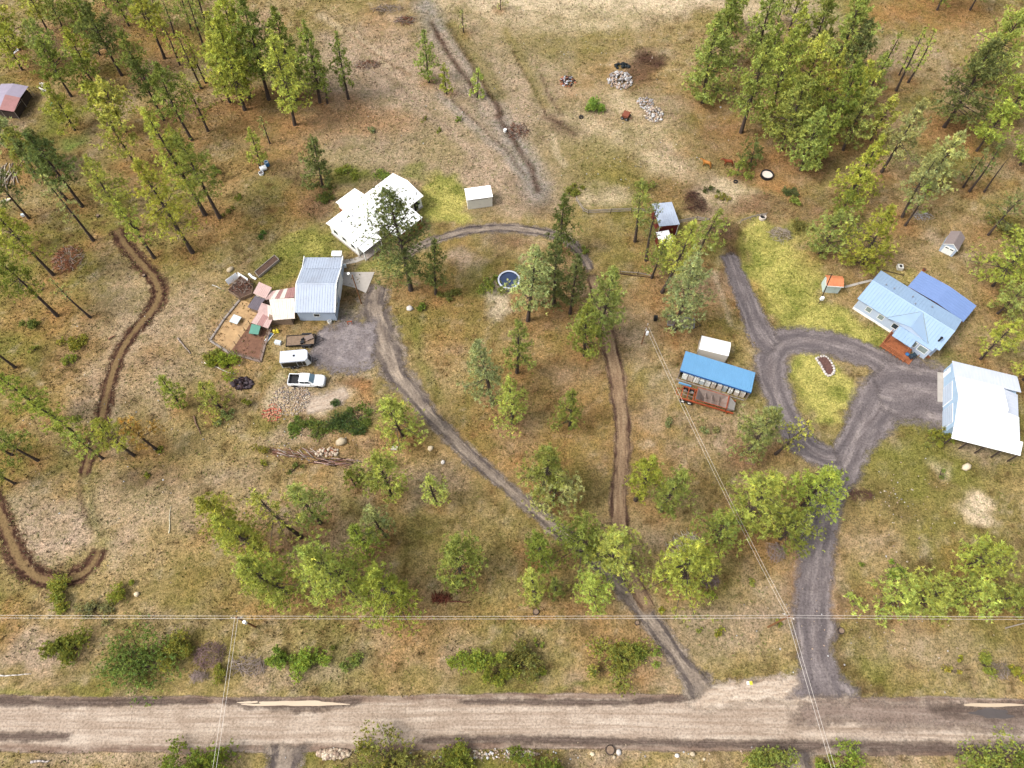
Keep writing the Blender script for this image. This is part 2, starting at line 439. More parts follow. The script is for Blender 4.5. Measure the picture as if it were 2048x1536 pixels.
for e in TREES.replace('\n', '|').split('|'):
    if not e.strip():
        continue
    q = e.split()
    bx, by, tx, ty, w, cb = map(float, q[:6])
    TL.append((bx, by, tx, ty, w, cb, q[6], 'p' if q[7] == 'b' and by < 560 and bx > 1300 else q[7]))
SL = []
for e in SHRUBS.replace('\n', '|').split('|'):
    if e.strip():
        q = e.split()
        SL.append((float(q[0]), float(q[1]), float(q[2]), float(q[3]), q[4]))

# ================================================================= GROUND
def axis(lo, hi, step, far):
    a = list(np.arange(lo, hi + step / 2, step))
    s, x = step, hi
    out = []
    while x < far:
        s *= 1.35
        x += s
        out.append(x)
    s, x = step, lo
    pre = []
    while x > -far:
        s *= 1.35
        x -= s
        pre.append(x)
    return np.array(pre[::-1] + a + out)
TAN, OLIVE, GREEN, LUSH = L3(162, 140, 98), L3(132, 120, 66), L3(116, 120, 52), L3(112, 138, 66)
LAWN, PINK, PALE, ORANGE = L3(178, 170, 92), L3(174, 152, 132), L3(206, 186, 158), L3(162, 120, 76)
DARK, BROWN, GREY, SAND = L3(84, 62, 52), L3(126, 96, 72), L3(150, 142, 136), L3(186, 172, 148)
C_ = dict(t=TAN, o=OLIVE, g=GREEN, u=LUSH, l=LAWN, p=PINK, a=PALE, n=ORANGE, d=DARK, b=BROWN, y=GREY, s=SAND)
# ground cover survey, plus painted shade by the tarp shelter and upper right pines: kind, centre px, radii px, turn deg, strength
COVER = """
p 880 190 330 200 0 .8|p 1020 330 170 90 20 .7|p 700 110 120 60 20 .5|a 1200 2 360 26 0 .95|a 1560 30 120 50 0 .6|o 1130 70 180 70 0 .5|o 880 290 90 60 0 .45|d 1300 122 26 26 0 .95|d 1282 148 28 24 0 .8|b 1275 165 50 40 0 .5
a 1130 35 220 36 0 .5|a 1240 265 150 60 10 .4|a 1230 205 70 30 0 .4|p 1330 215 60 40 0 .5|b 1430 285 70 45 20 .45|a 1460 385 70 36 10 .55|b 1505 412 80 24 0 .7|d 1392 405 26 44 0 .75|b 1330 375 60 30 0 .5|o 1200 330 170 60 20 .5|d 1122 250 50 22 40 .6|a 1330 330 60 30 30 .45
a 1210 390 70 26 0 .55|d 1062 390 36 60 -30 .55|p 1020 390 60 50 0 .5|o 1250 470 110 60 0 .45|l 880 392 58 52 0 .95|l 905 432 50 22 0 .95|g 640 490 70 34 -30 .85|l 600 490 70 26 -35 .6|g 560 545 60 60 0 .75|g 700 352 60 22 0 .8
g 830 340 40 22 20 .6|l 760 535 60 22 0 .75|n 600 410 60 50 0 .6|d 630 420 34 28 0 .6|d 590 350 60 26 20 .5|n 700 240 160 40 0 .55|n 480 240 150 40 10 .5|n 560 300 80 40 0 .45|d 620 190 60 24 0 .5|p 690 175 60 30 20 .4
l 1530 490 52 60 0 .95|l 1550 560 66 70 0 1|l 1610 630 90 50 30 1|l 1690 660 90 46 30 .95|l 1600 540 60 60 0 .85|g 1745 700 30 30 0 .7|l 1600 465 60 24 0 .7|b 1560 470 34 20 30 .4|l 1640 762 66 56 0 1|l 1660 800 50 40 0 .95|o 1590 800 30 60 0 .6
t 1850 520 120 50 20 .5|t 1930 640 60 80 0 .5|l 1820 560 80 20 20 .4|g 1900 720 60 20 0 .5|n 1100 800 170 220 0 .3|o 1000 1100 220 120 0 .35|n 890 640 60 110 0 .4|p 930 520 40 30 0 .5|n 1350 610 110 60 0 .4|n 1480 590 50 60 -60 .5|n 1390 690 90 50 0 .3
g 960 555 40 50 0 .4|s 1000 595 34 44 -20 .95|a 1005 612 24 22 0 .8|d 1010 480 60 20 0 .4|b 1040 490 50 20 0 .4|p 940 515 26 18 0 .6|o 850 640 70 40 0 .5|n 1010 900 160 90 0 .3
p 330 690 130 150 0 .35|p 110 1060 100 80 0 .85|p 60 1010 60 50 0 .6|p 300 1000 130 70 0 .5|d 275 960 60 24 -10 .6|b 340 950 60 40 0 .45|p 60 1310 110 46 0 .8|n 20 1240 50 50 0 .5|o 420 1180 180 60 0 .5|p 200 780 60 80 0 .3|p 250 600 80 80 0 .3|n 100 640 90 60 0 .3
n 60 850 90 60 0 .35|o 380 760 80 60 0 .3|p 610 800 66 30 0 .8|a 660 800 44 20 -20 .95|a 560 790 26 40 0 .6|d 690 845 60 22 0 .35|g 700 850 80 26 0 .6|b 700 775 50 26 0 .8|n 720 790 40 30 0 .6|p 580 880 90 30 0 .55|d 640 915 80 12 0 .4|g 450 1120 60 40 0 .3
o 1800 980 130 110 0 .5|d 1800 1010 60 30 20 .35|g 1850 940 120 70 0 .5|a 1962 1018 44 28 10 1|a 1880 930 30 20 30 .5|b 1880 960 40 30 40 .5|p 1970 900 80 24 10 .5|p 1470 880 110 60 0 .55|p 1290 830 40 40 0 .4|d 1490 920 50 30 0 .45|p 1440 1260 140 70 0 .55|p 1580 1060 60 60 0 .3
n 1530 1100 60 50 0 .5|p 1850 1290 130 50 0 .4|o 2000 1250 80 60 0 .3|g 1750 1330 50 40 0 .4|p 240 1515 260 22 0 .5|a 800 1500 60 16 0 .4|b 1040 1505 120 18 0 .45|p 1240 1512 100 20 0 .5|n 1280 1350 50 30 0 .4|o 870 1360 200 22 0 .5|g 1120 1382 240 8 0 .5
g 100 1385 300 10 0 .5|p 620 1350 120 20 0 .4|n 640 1200 60 30 0 .6|n 1100 1230 110 30 0 .5|n 1060 1120 40 40 0 .6|p 780 1180 60 20 0 .3|n 860 1240 160 40 0 .3|n 500 1220 80 24 0 .4|d 560 1120 60 40 0 .4|b 660 1120 60 60 0 .4
n 1850 25 150 40 0 .7|n 1900 270 70 46 0 .7|b 1930 260 50 30 0 .5|d 1650 330 50 24 0 .6|b 1600 420 70 30 20 .5|n 1720 160 60 60 0 .5|d 1580 150 60 70 0 .5|d 1660 230 70 70 0 .5|n 1530 320 80 40 0 .7|n 1560 370 60 26 30 .7|n 1980 370 60 26 0 .4|p 1790 110 60 40 0 .5
g 120 235 50 50 0 .8|u 150 280 30 30 40 .7|g 30 170 30 20 0 .4|n 70 160 30 16 0 .5|n 300 330 80 60 0 .4|n 30 360 60 30 0 .4|d 55 215 24 40 0 .5|n 250 60 120 40 0 .35|n 330 100 80 30 0 .4|d 560 185 60 20 0 .5|b 130 520 46 30 0 .5|n 470 450 80 40 0 .3
n 455 655 26 40 40 .7|b 505 690 30 24 0 .9|n 480 620 30 30 0 .5|d 720 590 40 24 0 .6|y 700 630 40 26 0 .6|b 610 660 50 14 0 .4|g 960 1540 60 10 0 .4|o 1900 800 0 0 0 0|p 60 60 60 30 0 .3|d 1430 600 0 0 0 0|d 1445 470 26 40 -20 .75|d 1290 615 0 0 0 0
"""
CV = []
for e in COVER.replace('\n', '|').split('|'):
    if e.strip():
        q = e.split()
        k, (cx, cy, rx, ry, an, st) = q[0], map(float, q[1:])
        if rx <= 0:
            continue
        c = P(cx, cy)
        CV.append((k, c.x, c.y, rx * mpp(cy), ry * vmpp(cy), radians(an), st))
# faint wheel marks and soil streaks that belong to the ground itself: kind, half width m, strength, pixel polyline
STREAKS = [
    ('y', 3.0, .85, [(850, 10), (880, 70), (922, 130), (965, 190), (992, 235), (1030, 290), (1062, 340), (1076, 385)]),
    ('p', 1.6, .7, [(880, 70), (915, 125), (955, 180), (985, 230)]),
    ('d', .7, .95, [(862, 45), (895, 105), (935, 160), (955, 185)]), ('d', .8, .95, [(895, 50), (940, 120), (985, 195), (1003, 230)]), ('o', 1.8, .7, [(905, 50), (955, 120), (1000, 190)]),
    ('d', .8, .85, [(995, 232), (1032, 290), (1062, 335), (1075, 382)]), ('y', 1.2, .6, [(880, 190), (945, 250), (1005, 305), (1050, 350)]),
    ('d', .35, .7, [(905, 200), (960, 250), (1010, 300), (1050, 350)]), ('d', .35, .8, [(1024, 100), (1045, 140), (1075, 190), (1090, 230)]), ('d', .35, .8, [(1082, 150), (1100, 195), (1125, 230)]),
    ('o', 1.2, .6, [(1010, 60), (1050, 130), (1090, 210)]), ('a', .8, .5, [(1105, 270), (1115, 310), (1130, 330)]),
    ('p', 1.6, .6, [(650, 70), (720, 130), (800, 190), (900, 260), (960, 320)]), ('a', 1.0, .5, [(640, 30), (720, 80), (780, 130)]), ('b', .5, .6, [(690, 60), (750, 110), (820, 150)]),
    ('d', .35, .75, [(160, 962), (166, 1010), (184, 1065)]), ('g', 1.1, .4, [(176, 960), (190, 1040), (206, 1085)]), ('d', .3, .5, [(180, 960), (192, 1020), (205, 1070)]),
    ('d', .6, .5, [(1085, 235), (1130, 250), (1150, 270)]), ('p', .8, .6, [(650, 70), (720, 130), (800, 190), (900, 260), (960, 320)]),
    ('d', .25, .4, [(760, 140), (820, 190), (905, 262)]), ('b', .8, .5, [(1465, 475), (1450, 520), (1440, 560)]),
    ('d', 1.0, .7, [(1448, 440), (1456, 480), (1462, 530)]), ('a', .5, .5, [(1428, 545), (1445, 600), (1462, 650)]),
    ('d', .3, .5, [(1290, 547), (1240, 545)]), ('g', .7, .6, [(1480, 470), (1490, 560), (1530, 650)]),
    ('a', .4, .7, [(1240, 1010), (1246, 1080)]), ('g', 1.0, .5, [(830, 640), (840, 720), (880, 800)]),
    ('d', .8, .45, [(1680, 1200), (1668, 1290), (1690, 1350), (1730, 1385)]), ('d', .3, .5, [(680, 1395), (720, 1385), (770, 1390)]),
]
def seg_dist(X, Y, pts):
    d = np.full(X.shape, 1e9)
    for a, b in zip(pts[:-1], pts[1:]):
        ax, ay, bx, by = a.x, a.y, b.x, b.y
        vx, vy = bx - ax, by - ay
        t = np.clip(((X - ax) * vx + (Y - ay) * vy) / (vx * vx + vy * vy), 0, 1)
        d = np.minimum(d, np.hypot(X - ax - t * vx, Y - ay - t * vy))
    return d
def ground_colour(X, Y):
    n1, n2 = fbm(X / 26, Y / 26, 3), fbm(X / 9, Y / 9, 21)
    n3, n4 = fbm(X / 2.6, Y / 2.6, 40, 3), fbm(X / 14, Y / 14, 60)
    wx, wy = (fbm(X / 3.4, Y / 3.4, 81, 4) - .5) * 5.5, (fbm(X / 3.4, Y / 3.4, 91, 4) - .5) * 5.5
    c = np.empty(X.shape + (3,))
    c[:] = TAN
    def mix(f, col):
        nonlocal c
        f = np.clip(f, 0, 1)[..., None]
        c = c * (1 - f) + col * f
    mix((n1 - .42) * 2.4, OLIVE * .5 + TAN * .5)
    mix((n2 - .49) * 4.0, OLIVE)
    mix((fbm(X / 21, Y / 21, 77) - .48) * 3.6, L3(128, 122, 62))
    mix((n4 - .55) * 3.2, ORANGE * .6 + TAN * .4)
    mix((.44 - n2) * 2.6, PINK)
    h1, h2 = fbm(X / 1.5, Y / 1.5, 300, 3, .65), fbm(X / 4.2, Y / 4.2, 320, 4, .6)
    mix((h2 - .56) * 2.2, L3(152, 130, 112))
    mix((h1 - .57) * 4.0, L3(104, 86, 54))
    mix((.38 - h1) * 2.2, L3(192, 174, 146))
    gp = np.clip((fbm(X / 3.2, Y / 3.2, 340, 4, .62) - .42) * 4.2, 0, .85)[..., None]
    for k, cx, cy, rx, ry, an, st in CV:
        near = (np.abs(X - cx) < rx + ry + 8) & (np.abs(Y - cy) < rx + ry + 8)
        if not near.any():
            continue
        x, y = (X + wx - cx)[near], (Y + wy - cy)[near]
        u, v = (x * cos(an) - y * sin(an)) / rx, (x * sin(an) + y * cos(an)) / ry
        f = np.clip(1.35 - np.hypot(u, v) * 1.05, 0, 1)
        f = np.clip((f - .2) * 2.2, 0, 1) if k == 'l' else f
        f = f * f * (3 - 2 * f) * st * (np.clip(.45 + 1.1 * n3[near], 0, 1.15) if k != 'l' else 1)
        f = np.clip(f, 0, 1)[..., None]
        ck = C_[k]
        if k == 'l':
            ck = LAWN * (1 - gp[near]) + L3(128, 132, 60) * gp[near]
        c[near] = c[near] * (1 - f) + ck * f
    for bx, by, tx, ty, w, cb, col, stl in TL:                      # fallen needles around the trunks
        b = P(bx, by)
        r = w * mpp(by) * .5 + .6
        near = (np.abs(X - b.x) < r * 1.6) & (np.abs(Y - b.y) < r * 1.6)
        if near.any():
            d = np.hypot(X + wx * .5 - b.x, Y + wy * .5 - b.y)[near] / r
            f = (np.clip(1.15 - d, 0, 1) * .62 * np.clip(.3 + 1.4 * n3[near], 0, 1))[..., None]
            c[near] = c[near] * (1 - f) + (ORANGE * .75 + BROWN * .25) * f
    for k, hw, st, pts in STREAKS:
        pw = [P(*q) for q in pts]
        d = seg_dist(X + wx * .15, Y + wy * .15, pw)
        f = (np.clip(1.3 - d / hw, 0, 1) * st * np.clip(.3 + 1.3 * n3, 0, 1))[..., None]
        c = c * (1 - f) + C_[k] * f
    c *= (0.74 + .34 * n3 + .18 * h1)[..., None]
    c *= (0.93 + .14 * RNG.random(X.shape))[..., None]
    lu = (c @ np.array([.3, .59, .11]))[..., None]
    c = lu + (c - lu) * .95
    return c
gx, gy = axis(-126, 126, .5, 4500), axis(-14, 166, .5, 4500)
GX, GY = np.meshgrid(gx, gy)
gc = ground_colour(GX, GY)
nx, ny = len(gx), len(gy)
idx = np.arange(nx * ny).reshape(ny, nx)
me = np_mesh('ground', np.stack([GX.ravel(), GY.ravel(), np.zeros(GX.size)], 1),
             np.stack([idx[:-1, :-1], idx[:-1, 1:], idx[1:, 1:], idx[1:, :-1]], -1).reshape(-1, 4),
             np.concatenate([gc.reshape(-1, 3), np.ones((GX.size, 1))], 1))
m, t, out = new_mat('ground_cover')
at = t.nodes.new('ShaderNodeAttribute')
at.attribute_name = 'tint'
tc = t.nodes.new('ShaderNodeTexCoord').outputs['Object']
f0 = noise(t, .55, 4, .7, tc)
f1 = noise(t, 1.7, 4, .75, tc)
f2 = noise(t, 4.2, 3, .7, tc)
vo = N(t, 'ShaderNodeTexVoronoi', Scale=1.5)
t.links.new(tc, vo.inputs['Vector'])
c = mixc(t, 1.0, at.outputs['Color'], ramp(t, f0, [(.32, (.74, .78, .66)), (.5, (1, 1, 1)), (.68, (1.16, 1.10, 1.08))]), 'MULTIPLY')
c = mixc(t, 1.0, c, ramp(t, f1, [(.33, (.50, .52, .42)), (.46, (.9, .91, .86)), (.55, (1.06, 1.05, 1.02)), (.68, (1.42, 1.38, 1.3))]), 'MULTIPLY')
c = mixc(t, 1.0, c, ramp(t, f2, [(.36, (.52, .52, .46)), (.5, (1, 1, 1)), (.66, (1.42, 1.38, 1.32))]), 'MULTIPLY')
c = mixc(t, ramp(t, vo.outputs['Distance'], [(.0, (.7,) * 3), (.13, (0, 0, 0))]), c, lin(86, 72, 44, .5))
bs = N(t, 'ShaderNodeBsdfDiffuse')
bp = N(t, 'ShaderNodeBump', Strength=.55, Distance=.25)
t.links.new(math_(t, 'ADD', f1, f2), bp.inputs['Height'])
t.links.new(bp.outputs[0], bs.inputs['Normal'])
t.links.new(c, bs.inputs[0])
t.links.new(bs.outputs[0], out.inputs['Surface'])
tag(link('ground', me, 'ground_cover'), kind='structure')

# ================================================================= ROADS AND TRACKS
def road_mat(name, cols, rut=None, rutcol=None, edge=.28, stretch=(1.0, .12), midcol=None, mid=.0, rag=1.0, rn=.35):
    """cols: dark, middle, light; ruts at +-rut of the half width; the edge breaks up into the grass"""
    m, t, out = new_mat(name)
    uv = t.nodes.new('ShaderNodeUVMap').outputs[0]
    tc = t.nodes.new('ShaderNodeTexCoord').outputs['Object']
    sp = t.nodes.new('ShaderNodeSeparateXYZ')
    t.links.new(uv, sp.inputs[0])
    mp = N(t, 'ShaderNodeMapping')
    mp.inputs['Scale'].default_value = (stretch[0] * 3, stretch[1], 1)
    t.links.new(uv, mp.inputs[0])
    ns = noise(t, 1.6, 5, .62, mp.outputs[0])
    nb = noise(t, .35, 4, .6, tc)
    nf = noise(t, 3.4, 3, .75, tc)
    ne0 = noise(t, .8, 5, .75, tc)
    c = ramp(t, ns, [(.32, cols[0]), (.5, cols[1]), (.68, cols[2])])
    c = mixc(t, ramp(t, nb, [(.42, (0, 0, 0)), (.62, (.55,) * 3)]), c, cols[0])
    au = math_(t, 'ABSOLUTE', sp.outputs[0])
    if midcol:
        f = ramp(t, math_(t, 'ADD', au, math_(t, 'MULTIPLY', math_(t, 'SUBTRACT', nb, .5), .5)), [(.12, (mid,) * 3), (.3, (0, 0, 0))])
        c = mixc(t, f, c, midcol)
    if rut:
        d = math_(t, 'ABSOLUTE', math_(t, 'SUBTRACT', au, rut))
        d = math_(t, 'ADD', d, math_(t, 'MULTIPLY', math_(t, 'SUBTRACT', math_(t, 'MULTIPLY', math_(t, 'ADD', ns, ne0), .5), .5), rn * 2))
        nr = ramp(t, noise(t, .16, 3, .6, tc), [(.36, (.5,) * 3), (.58, (1,) * 3)])
        c = mixc(t, math_(t, 'MULTIPLY', ramp(t, d, [(.04, (.95,) * 3), (.22, (0, 0, 0))]), nr), c, rutcol)
    c = mixc(t, 1.0, c, ramp(t, nf, [(.32, (.6,) * 3), (.5, (1,) * 3), (.7, (1.3,) * 3)]), 'MULTIPLY')
    b = N(t, 'ShaderNodeBsdfDiffuse')
    t.links.new(c, b.inputs[0])
    bp = N(t, 'ShaderNodeBump', Strength=.3, Distance=.1)
    t.links.new(math_(t, 'ADD', nf, ns), bp.inputs['Height'])
    t.links.new(bp.outputs[0], b.inputs['Normal'])
    tr = t.nodes.new('ShaderNodeBsdfTransparent')
    mx = t.nodes.new('ShaderNodeMixShader')
    ne = noise(t, .5, 6, .75, tc)
    e = math_(t, 'ADD', math_(t, 'SUBTRACT', 1.0, au), math_(t, 'MULTIPLY', math_(t, 'SUBTRACT', ne, .5), rag))
    fa = t.nodes.new('ShaderNodeAttribute')
    fa.attribute_name = 'fade'
    fd = math_(t, 'ADD', fa.outputs['Fac'], math_(t, 'MULTIPLY', math_(t, 'SUBTRACT', ne, .5), .9))
    k_ = math_(t, 'MULTIPLY', ramp(t, e, [(edge * .45, (0, 0, 0)), (edge * 1.25, (1, 1, 1))]), ramp(t, fd, [(.3, (0, 0, 0)), (.7, (1, 1, 1))]))
    t.links.new(k_, mx.inputs[0])
    t.links.new(tr.outputs[0], mx.inputs[1])
    t.links.new(b.outputs[0], mx.inputs[2])
    t.links.new(mx.outputs[0], out.inputs['Surface'])
    return m
road_mat('road_gravel', [lin(156, 136, 118, K), lin(184, 166, 148, K), lin(204, 188, 170, K)], .84, lin(126, 104, 90, K), .10, (1.3, .04), rag=.2)
road_mat('drive_gravel', [lin(124, 110, 98, K), lin(152, 138, 124, K), lin(182, 164, 144, K)], .36, lin(84, 76, 74, K), .5, (1, .15), rag=1.5, rn=.55)
road_mat('mud', [lin(128, 110, 98, K), lin(148, 130, 118, K), lin(168, 152, 138, K)], None, None, .7, (1, .06), rag=1.5)
road_mat('damp_edge', [lin(92, 78, 70, K), lin(116, 100, 90, K), lin(144, 128, 116, K)], None, None, .9, (1, .05), rag=1.6)
road_mat('pad_gravel', [lin(116, 106, 104, K), lin(140, 131, 130, K), lin(166, 154, 148, K)], None, None, .4, (1, .4), rag=1.3)
road_mat('loop_gravel', [lin(112, 102, 100, K), lin(136, 126, 124, K), lin(162, 150, 144, K)], .3, lin(104, 96, 96, K), .4, (1, .12), rag=1.0)
road_mat('two_track', [lin(132, 108, 86, K), lin(156, 130, 102, K), lin(174, 150, 120, K)], .56, lin(78, 58, 50, K), .34, (1, .12), rag=1.2, rn=.6)
road_mat('dirt_path', [lin(78, 56, 46, K), lin(106, 80, 62, K), lin(138, 112, 84, K)], .42, lin(58, 40, 34, K), .42, (1, .8), midcol=lin(134, 112, 78, K), mid=.8, rag=2.2, rn=.9)
road_mat('pale_dirt', [lin(168, 146, 126, K), lin(196, 178, 158, K), lin(216, 200, 182, K)], None, None, .5, (1, .2), rag=1.3)
road_mat('orange_verge', [lin(150, 116, 84, K), lin(178, 146, 112, K), lin(196, 170, 140, K)], None, None, .5, (1, .2), rag=1.2)
def smooth(pts, step=.8):
    out = []
    n = len(pts)
    for i in range(n - 1):
        p0, p1, p2, p3 = pts[max(i - 1, 0)], pts[i], pts[i + 1], pts[min(i + 2, n - 1)]
        k = max(2, int((p2 - p1).length / step))
        for j in range(k):
            u = j / k
            out.append(.5 * ((2 * p1) + (p2 - p0) * u + (2 * p0 - 5 * p1 + 4 * p2 - p3) * u * u + (3 * p1 - p0 - 3 * p2 + p3) * u ** 3))
    out.append(pts[-1])
    return out
RIBS = []
def ribbon(name, pts, mat, z, fade=2.5, wob=.35):
    """pts: (px, py, width m)"""
    w3 = [Vector((P(a, b).x, P(a, b).y, w)) for a, b, w in pts]
    c = smooth(w3)
    if name != 'road':
        for p in c:
            p.z *= 1.24
    RIBS.append(([Vector((p.x, p.y, 0)) for p in c], max(w for _, _, w in pts) * .38 if mat != 'dirt_path' else .6))
    V, UV, Fc, s = [], [], [], 0
    for i, p in enumerate(c):
        a, b = c[max(i - 1, 0)], c[min(i + 1, len(c) - 1)]
        d = Vector((b.x - a.x, b.y - a.y)).normalized()
        nrm = Vector((-d.y, d.x))
        if i:
            s += hypot(p.x - c[i - 1].x, p.y - c[i - 1].y)
        wl = 1 + wob * (2 * float(fbm(np.array([s / 5.0]), np.array([z * 900 + .3]), 7, 3)[0]) - 1)
        wr = 1 + wob * (2 * float(fbm(np.array([s / 5.0]), np.array([z * 700 + 9.3]), 8, 3)[0]) - 1)
        for j in range(9):
            u = j / 4 - 1
            k = u * (wl if u < 0 else wr)
            V.append((p.x + nrm.x * k * p.z / 2, p.y + nrm.y * k * p.z / 2, z))
            UV.append((u, s))
        if i:
            o = (i - 1) * 9
            Fc += [(o + j, o + 9 + j, o + 10 + j, o + 1 + j) for j in range(8)]
    me = np_mesh(name, V, Fc, uv=UV)
    sv = np.array([q[1] for q in UV])
    a_ = me.attributes.new('fade', 'FLOAT', 'POINT')
    a_.data.foreach_set('value', np.clip(np.minimum(sv, s - sv) / fade, 0, 1).astype(np.float32))
    return tag(link(name, me, mat), kind='structure')
ROAD = [(-2600, 1442, 8), (-900, 1444, 7), (-200, 1445, 7), (300, 1449, 7), (700, 1446, 7), (1100, 1442, 7), (1500, 1447, 7.2), (1900, 1454, 7.4), (2300, 1460, 7.4), (3200, 1472, 8), (4600, 1490, 8)]
ribbon('road', ROAD, 'road_gravel', .004, wob=.08)
ribbon('dirt_apron', [(1355, 1405, 2.5), (1400, 1392, 4.5), (1470, 1385, 3.6), (1560, 1380, 4), (1640, 1388, 6), (1720, 1405, 3)], 'pale_dirt', .008)
ribbon('driveway', [(1420, 1400, 8), (1400, 1370, 5.4), (1352, 1310, 3.8), (1300, 1240, 3.4), (1245, 1175, 3.3), (1185, 1115, 3.2), (1125, 1065, 3.2), (1060, 1013, 3.0), (990, 955, 3.0), (925, 895, 3.3), (865, 835, 4.0), (815, 775, 4.6), (783, 725, 6.2), (762, 670, 7), (750, 610, 6.6), (760, 560, 5)], 'drive_gravel', .012)
ribbon('gravel_pad', [(610, 692, 4), (640, 695, 8.5), (680, 694, 11.5), (720, 690, 12.5), (765, 690, 11)], 'pad_gravel', .016)
ribbon('concrete_patch', [(605, 822, 2.2), (630, 812, 3.6), (660, 800, 4.6), (685, 788, 3.6), (700, 780, 2)], 'pale_dirt', .004, 1.2)
ribbon('loop_track', [(800, 520, 2.6), (850, 488, 2.6), (900, 470, 2.7), (950, 460, 2.8), (1010, 456, 2.8), (1075, 462, 2.6), (1130, 480, 2.5), (1165, 512, 2.4), (1186, 552, 2.2)], 'drive_gravel', .016)
ribbon('two_track', [(1180, 540, 2.2), (1195, 585, 2.6), (1208, 635, 3), (1220, 690, 2.9), (1233, 750, 2.9), (1241, 820, 2.9), (1244, 890, 2.9), (1241, 960, 2.9), (1238, 1030, 2.9), (1243, 1095, 2.8), (1268, 1165, 2.8), (1310, 1235, 2.4)], 'two_track', .020)
ribbon('dirt_path', [(228, 450, 2.8), (252, 490, 3.2), (285, 530, 3.2), (310, 560, 3.3), (318, 592, 3.3), (303, 622, 3.2), (278, 650, 3.1), (250, 690, 3), (228, 735, 3), (215, 785, 3), (205, 830, 2.9), (190, 880, 2.7), (174, 925, 2.3), (164, 965, 1.8)], 'dirt_path', .008)
ribbon('dirt_path', [(202, 1082, 2.0), (196, 1108, 2.6), (176, 1140, 3.0), (140, 1158, 3.2), (98, 1162, 3.5), (62, 1145, 3.7), (36, 1112, 3.7), (16, 1070, 3.4), (-2, 1020, 3.2), (-20, 970, 3)], 'dirt_path', .008)
ribbon('driveway_verge', [(1592, 1110, 3), (1600, 1050, 4), (1625, 1060, 5), (1625, 1130, 7.5), (1632, 1210, 8), (1640, 1260, 8)], 'orange_verge', .004)
ribbon('driveway', [(1658, 1412, 13), (1650, 1375, 9), (1632, 1310, 5.8), (1625, 1250, 6.6), (1628, 1190, 6.0), (1632, 1130, 5.8), (1640, 1065, 5.8), (1660, 995, 5.8), (1684, 930, 6), (1718, 870, 7), (1758, 815, 8.5), (1790, 775, 10), (1800, 745, 10)], 'loop_gravel', .012)
ribbon('loop_drive', [(1860, 750, 8), (1795, 740, 7.5), (1745, 716, 6.4), (1695, 696, 6), (1640, 684, 5.6), (1590, 682, 5.6), (1554, 698, 5.8), (1541, 740, 5.6), (1554, 790, 5.2), (1580, 845, 5), (1612, 890, 5), (1655, 915, 5), (1690, 910, 5)], 'loop_gravel', .016)
ribbon('shop_pad', [(1740, 785, 6), (1790, 785, 12), (1840, 780, 13.5), (1880, 785, 12), (1910, 790, 11)], 'loop_gravel', .020)
ribbon('spur_drive', [(1560, 705, 5), (1535, 685, 5.4), (1514, 652, 4.8), (1496, 612, 4.2), (1478, 565, 3.6), (1462, 525, 3.2), (1452, 498, 2.8)], 'loop_gravel', .020)
ribbon('side_drive', [(580, 1470, 10), (575, 1505, 7), (570, 1530, 5.5), (562, 1570, 5), (555, 1640, 5)], 'drive_gravel', .008)
ribbon('side_drive', [(1580, 1482, 9), (1590, 1512, 6), (1598, 1540, 5.6), (1610, 1600, 5)], 'drive_gravel', .008)
def patch(name, cx, cy, rx, ry, mat, z, seed, n=44, wob=.25, rot=0, kind='structure'):
    c = P(cx, cy)
    rs = random.Random(seed)
    ph = [rs.uniform(0, 6.28) for _ in range(4)]
    pts = []
    for i in range(n):
        a = 2 * pi * i / n
        k = 1 + wob * (.5 * sin(2 * a + ph[0]) + .35 * sin(3 * a + ph[1]) + .3 * sin(5 * a + ph[2]) + .2 * sin(9 * a + ph[3]))
        x, y = rx * mpp(cy) * k * cos(a), ry * vmpp(cy) * k * sin(a)
        pts.append((c.x + x * cos(rot) - y * sin(rot), c.y + x * sin(rot) + y * cos(rot), z))
    o = MB().add(pts, [tuple(range(n))]).build(name, mat)
    return tag(o, kind=kind)
plain('bare_tan', lin(190, 156, 112, K), .95, .25, 1.3, dirt=lin(150, 116, 84, K), dirt_amt=.6)
plain('bare_soil', lin(128, 92, 72, K), .95, .3, 1.5, dirt=lin(100, 70, 58, K), dirt_amt=.6)
def floor_poly(name, pts, mat, z):
    tag(MB().add([P(x, y, z) for x, y in pts], [tuple(range(len(pts)))]).build(name, mat), kind='structure')
floor_poly('pen_ground', [(421, 682), (459, 706), (500, 648), (520, 620), (492, 602), (480, 601), (448, 640)], 'bare_tan', .006)
floor_poly('pen_ground', [(459, 706.4), (521, 723.5), (531, 690), (543, 656), (540, 632), (520, 620.5), (500, 648.5)], 'bare_soil', .006)
ribbon('road_mud', [(430, 1400, 1.2), (520, 1410, 2.4), (600, 1412, 2.6), (670, 1408, 2.0), (740, 1400, 1.0)], 'damp_edge', .010)
ribbon('road_mud', [(-60, 1404, 1.8), (120, 1406, 2.0), (300, 1404, 1.6), (440, 1404, 1.2)], 'damp_edge', .010)
ribbon('road_mud', [(-60, 1474, 1.6), (60, 1474, 2.2), (160, 1472, 1.4)], 'damp_edge', .010)
ribbon('road_mud', [(820, 1482, 1.2), (1000, 1478, 1.8), (1200, 1482, 1.8), (1400, 1488, 1.6), (1640, 1490, 2.2), (1850, 1496, 2.6), (2100, 1500, 2.6)], 'damp_edge', .010)
ribbon('road_mud', [(900, 1404, 1.0), (1080, 1404, 1.5), (1250, 1404, 1.4), (1400, 1396, 1.4)], 'damp_edge', .010)
ribbon('road_mud', [(1560, 1470, 2.5), (1640, 1425, 5), (1760, 1425, 5.2), (1880, 1430, 5), (2000, 1440, 5), (2140, 1445, 5)], 'mud', .010, 6)
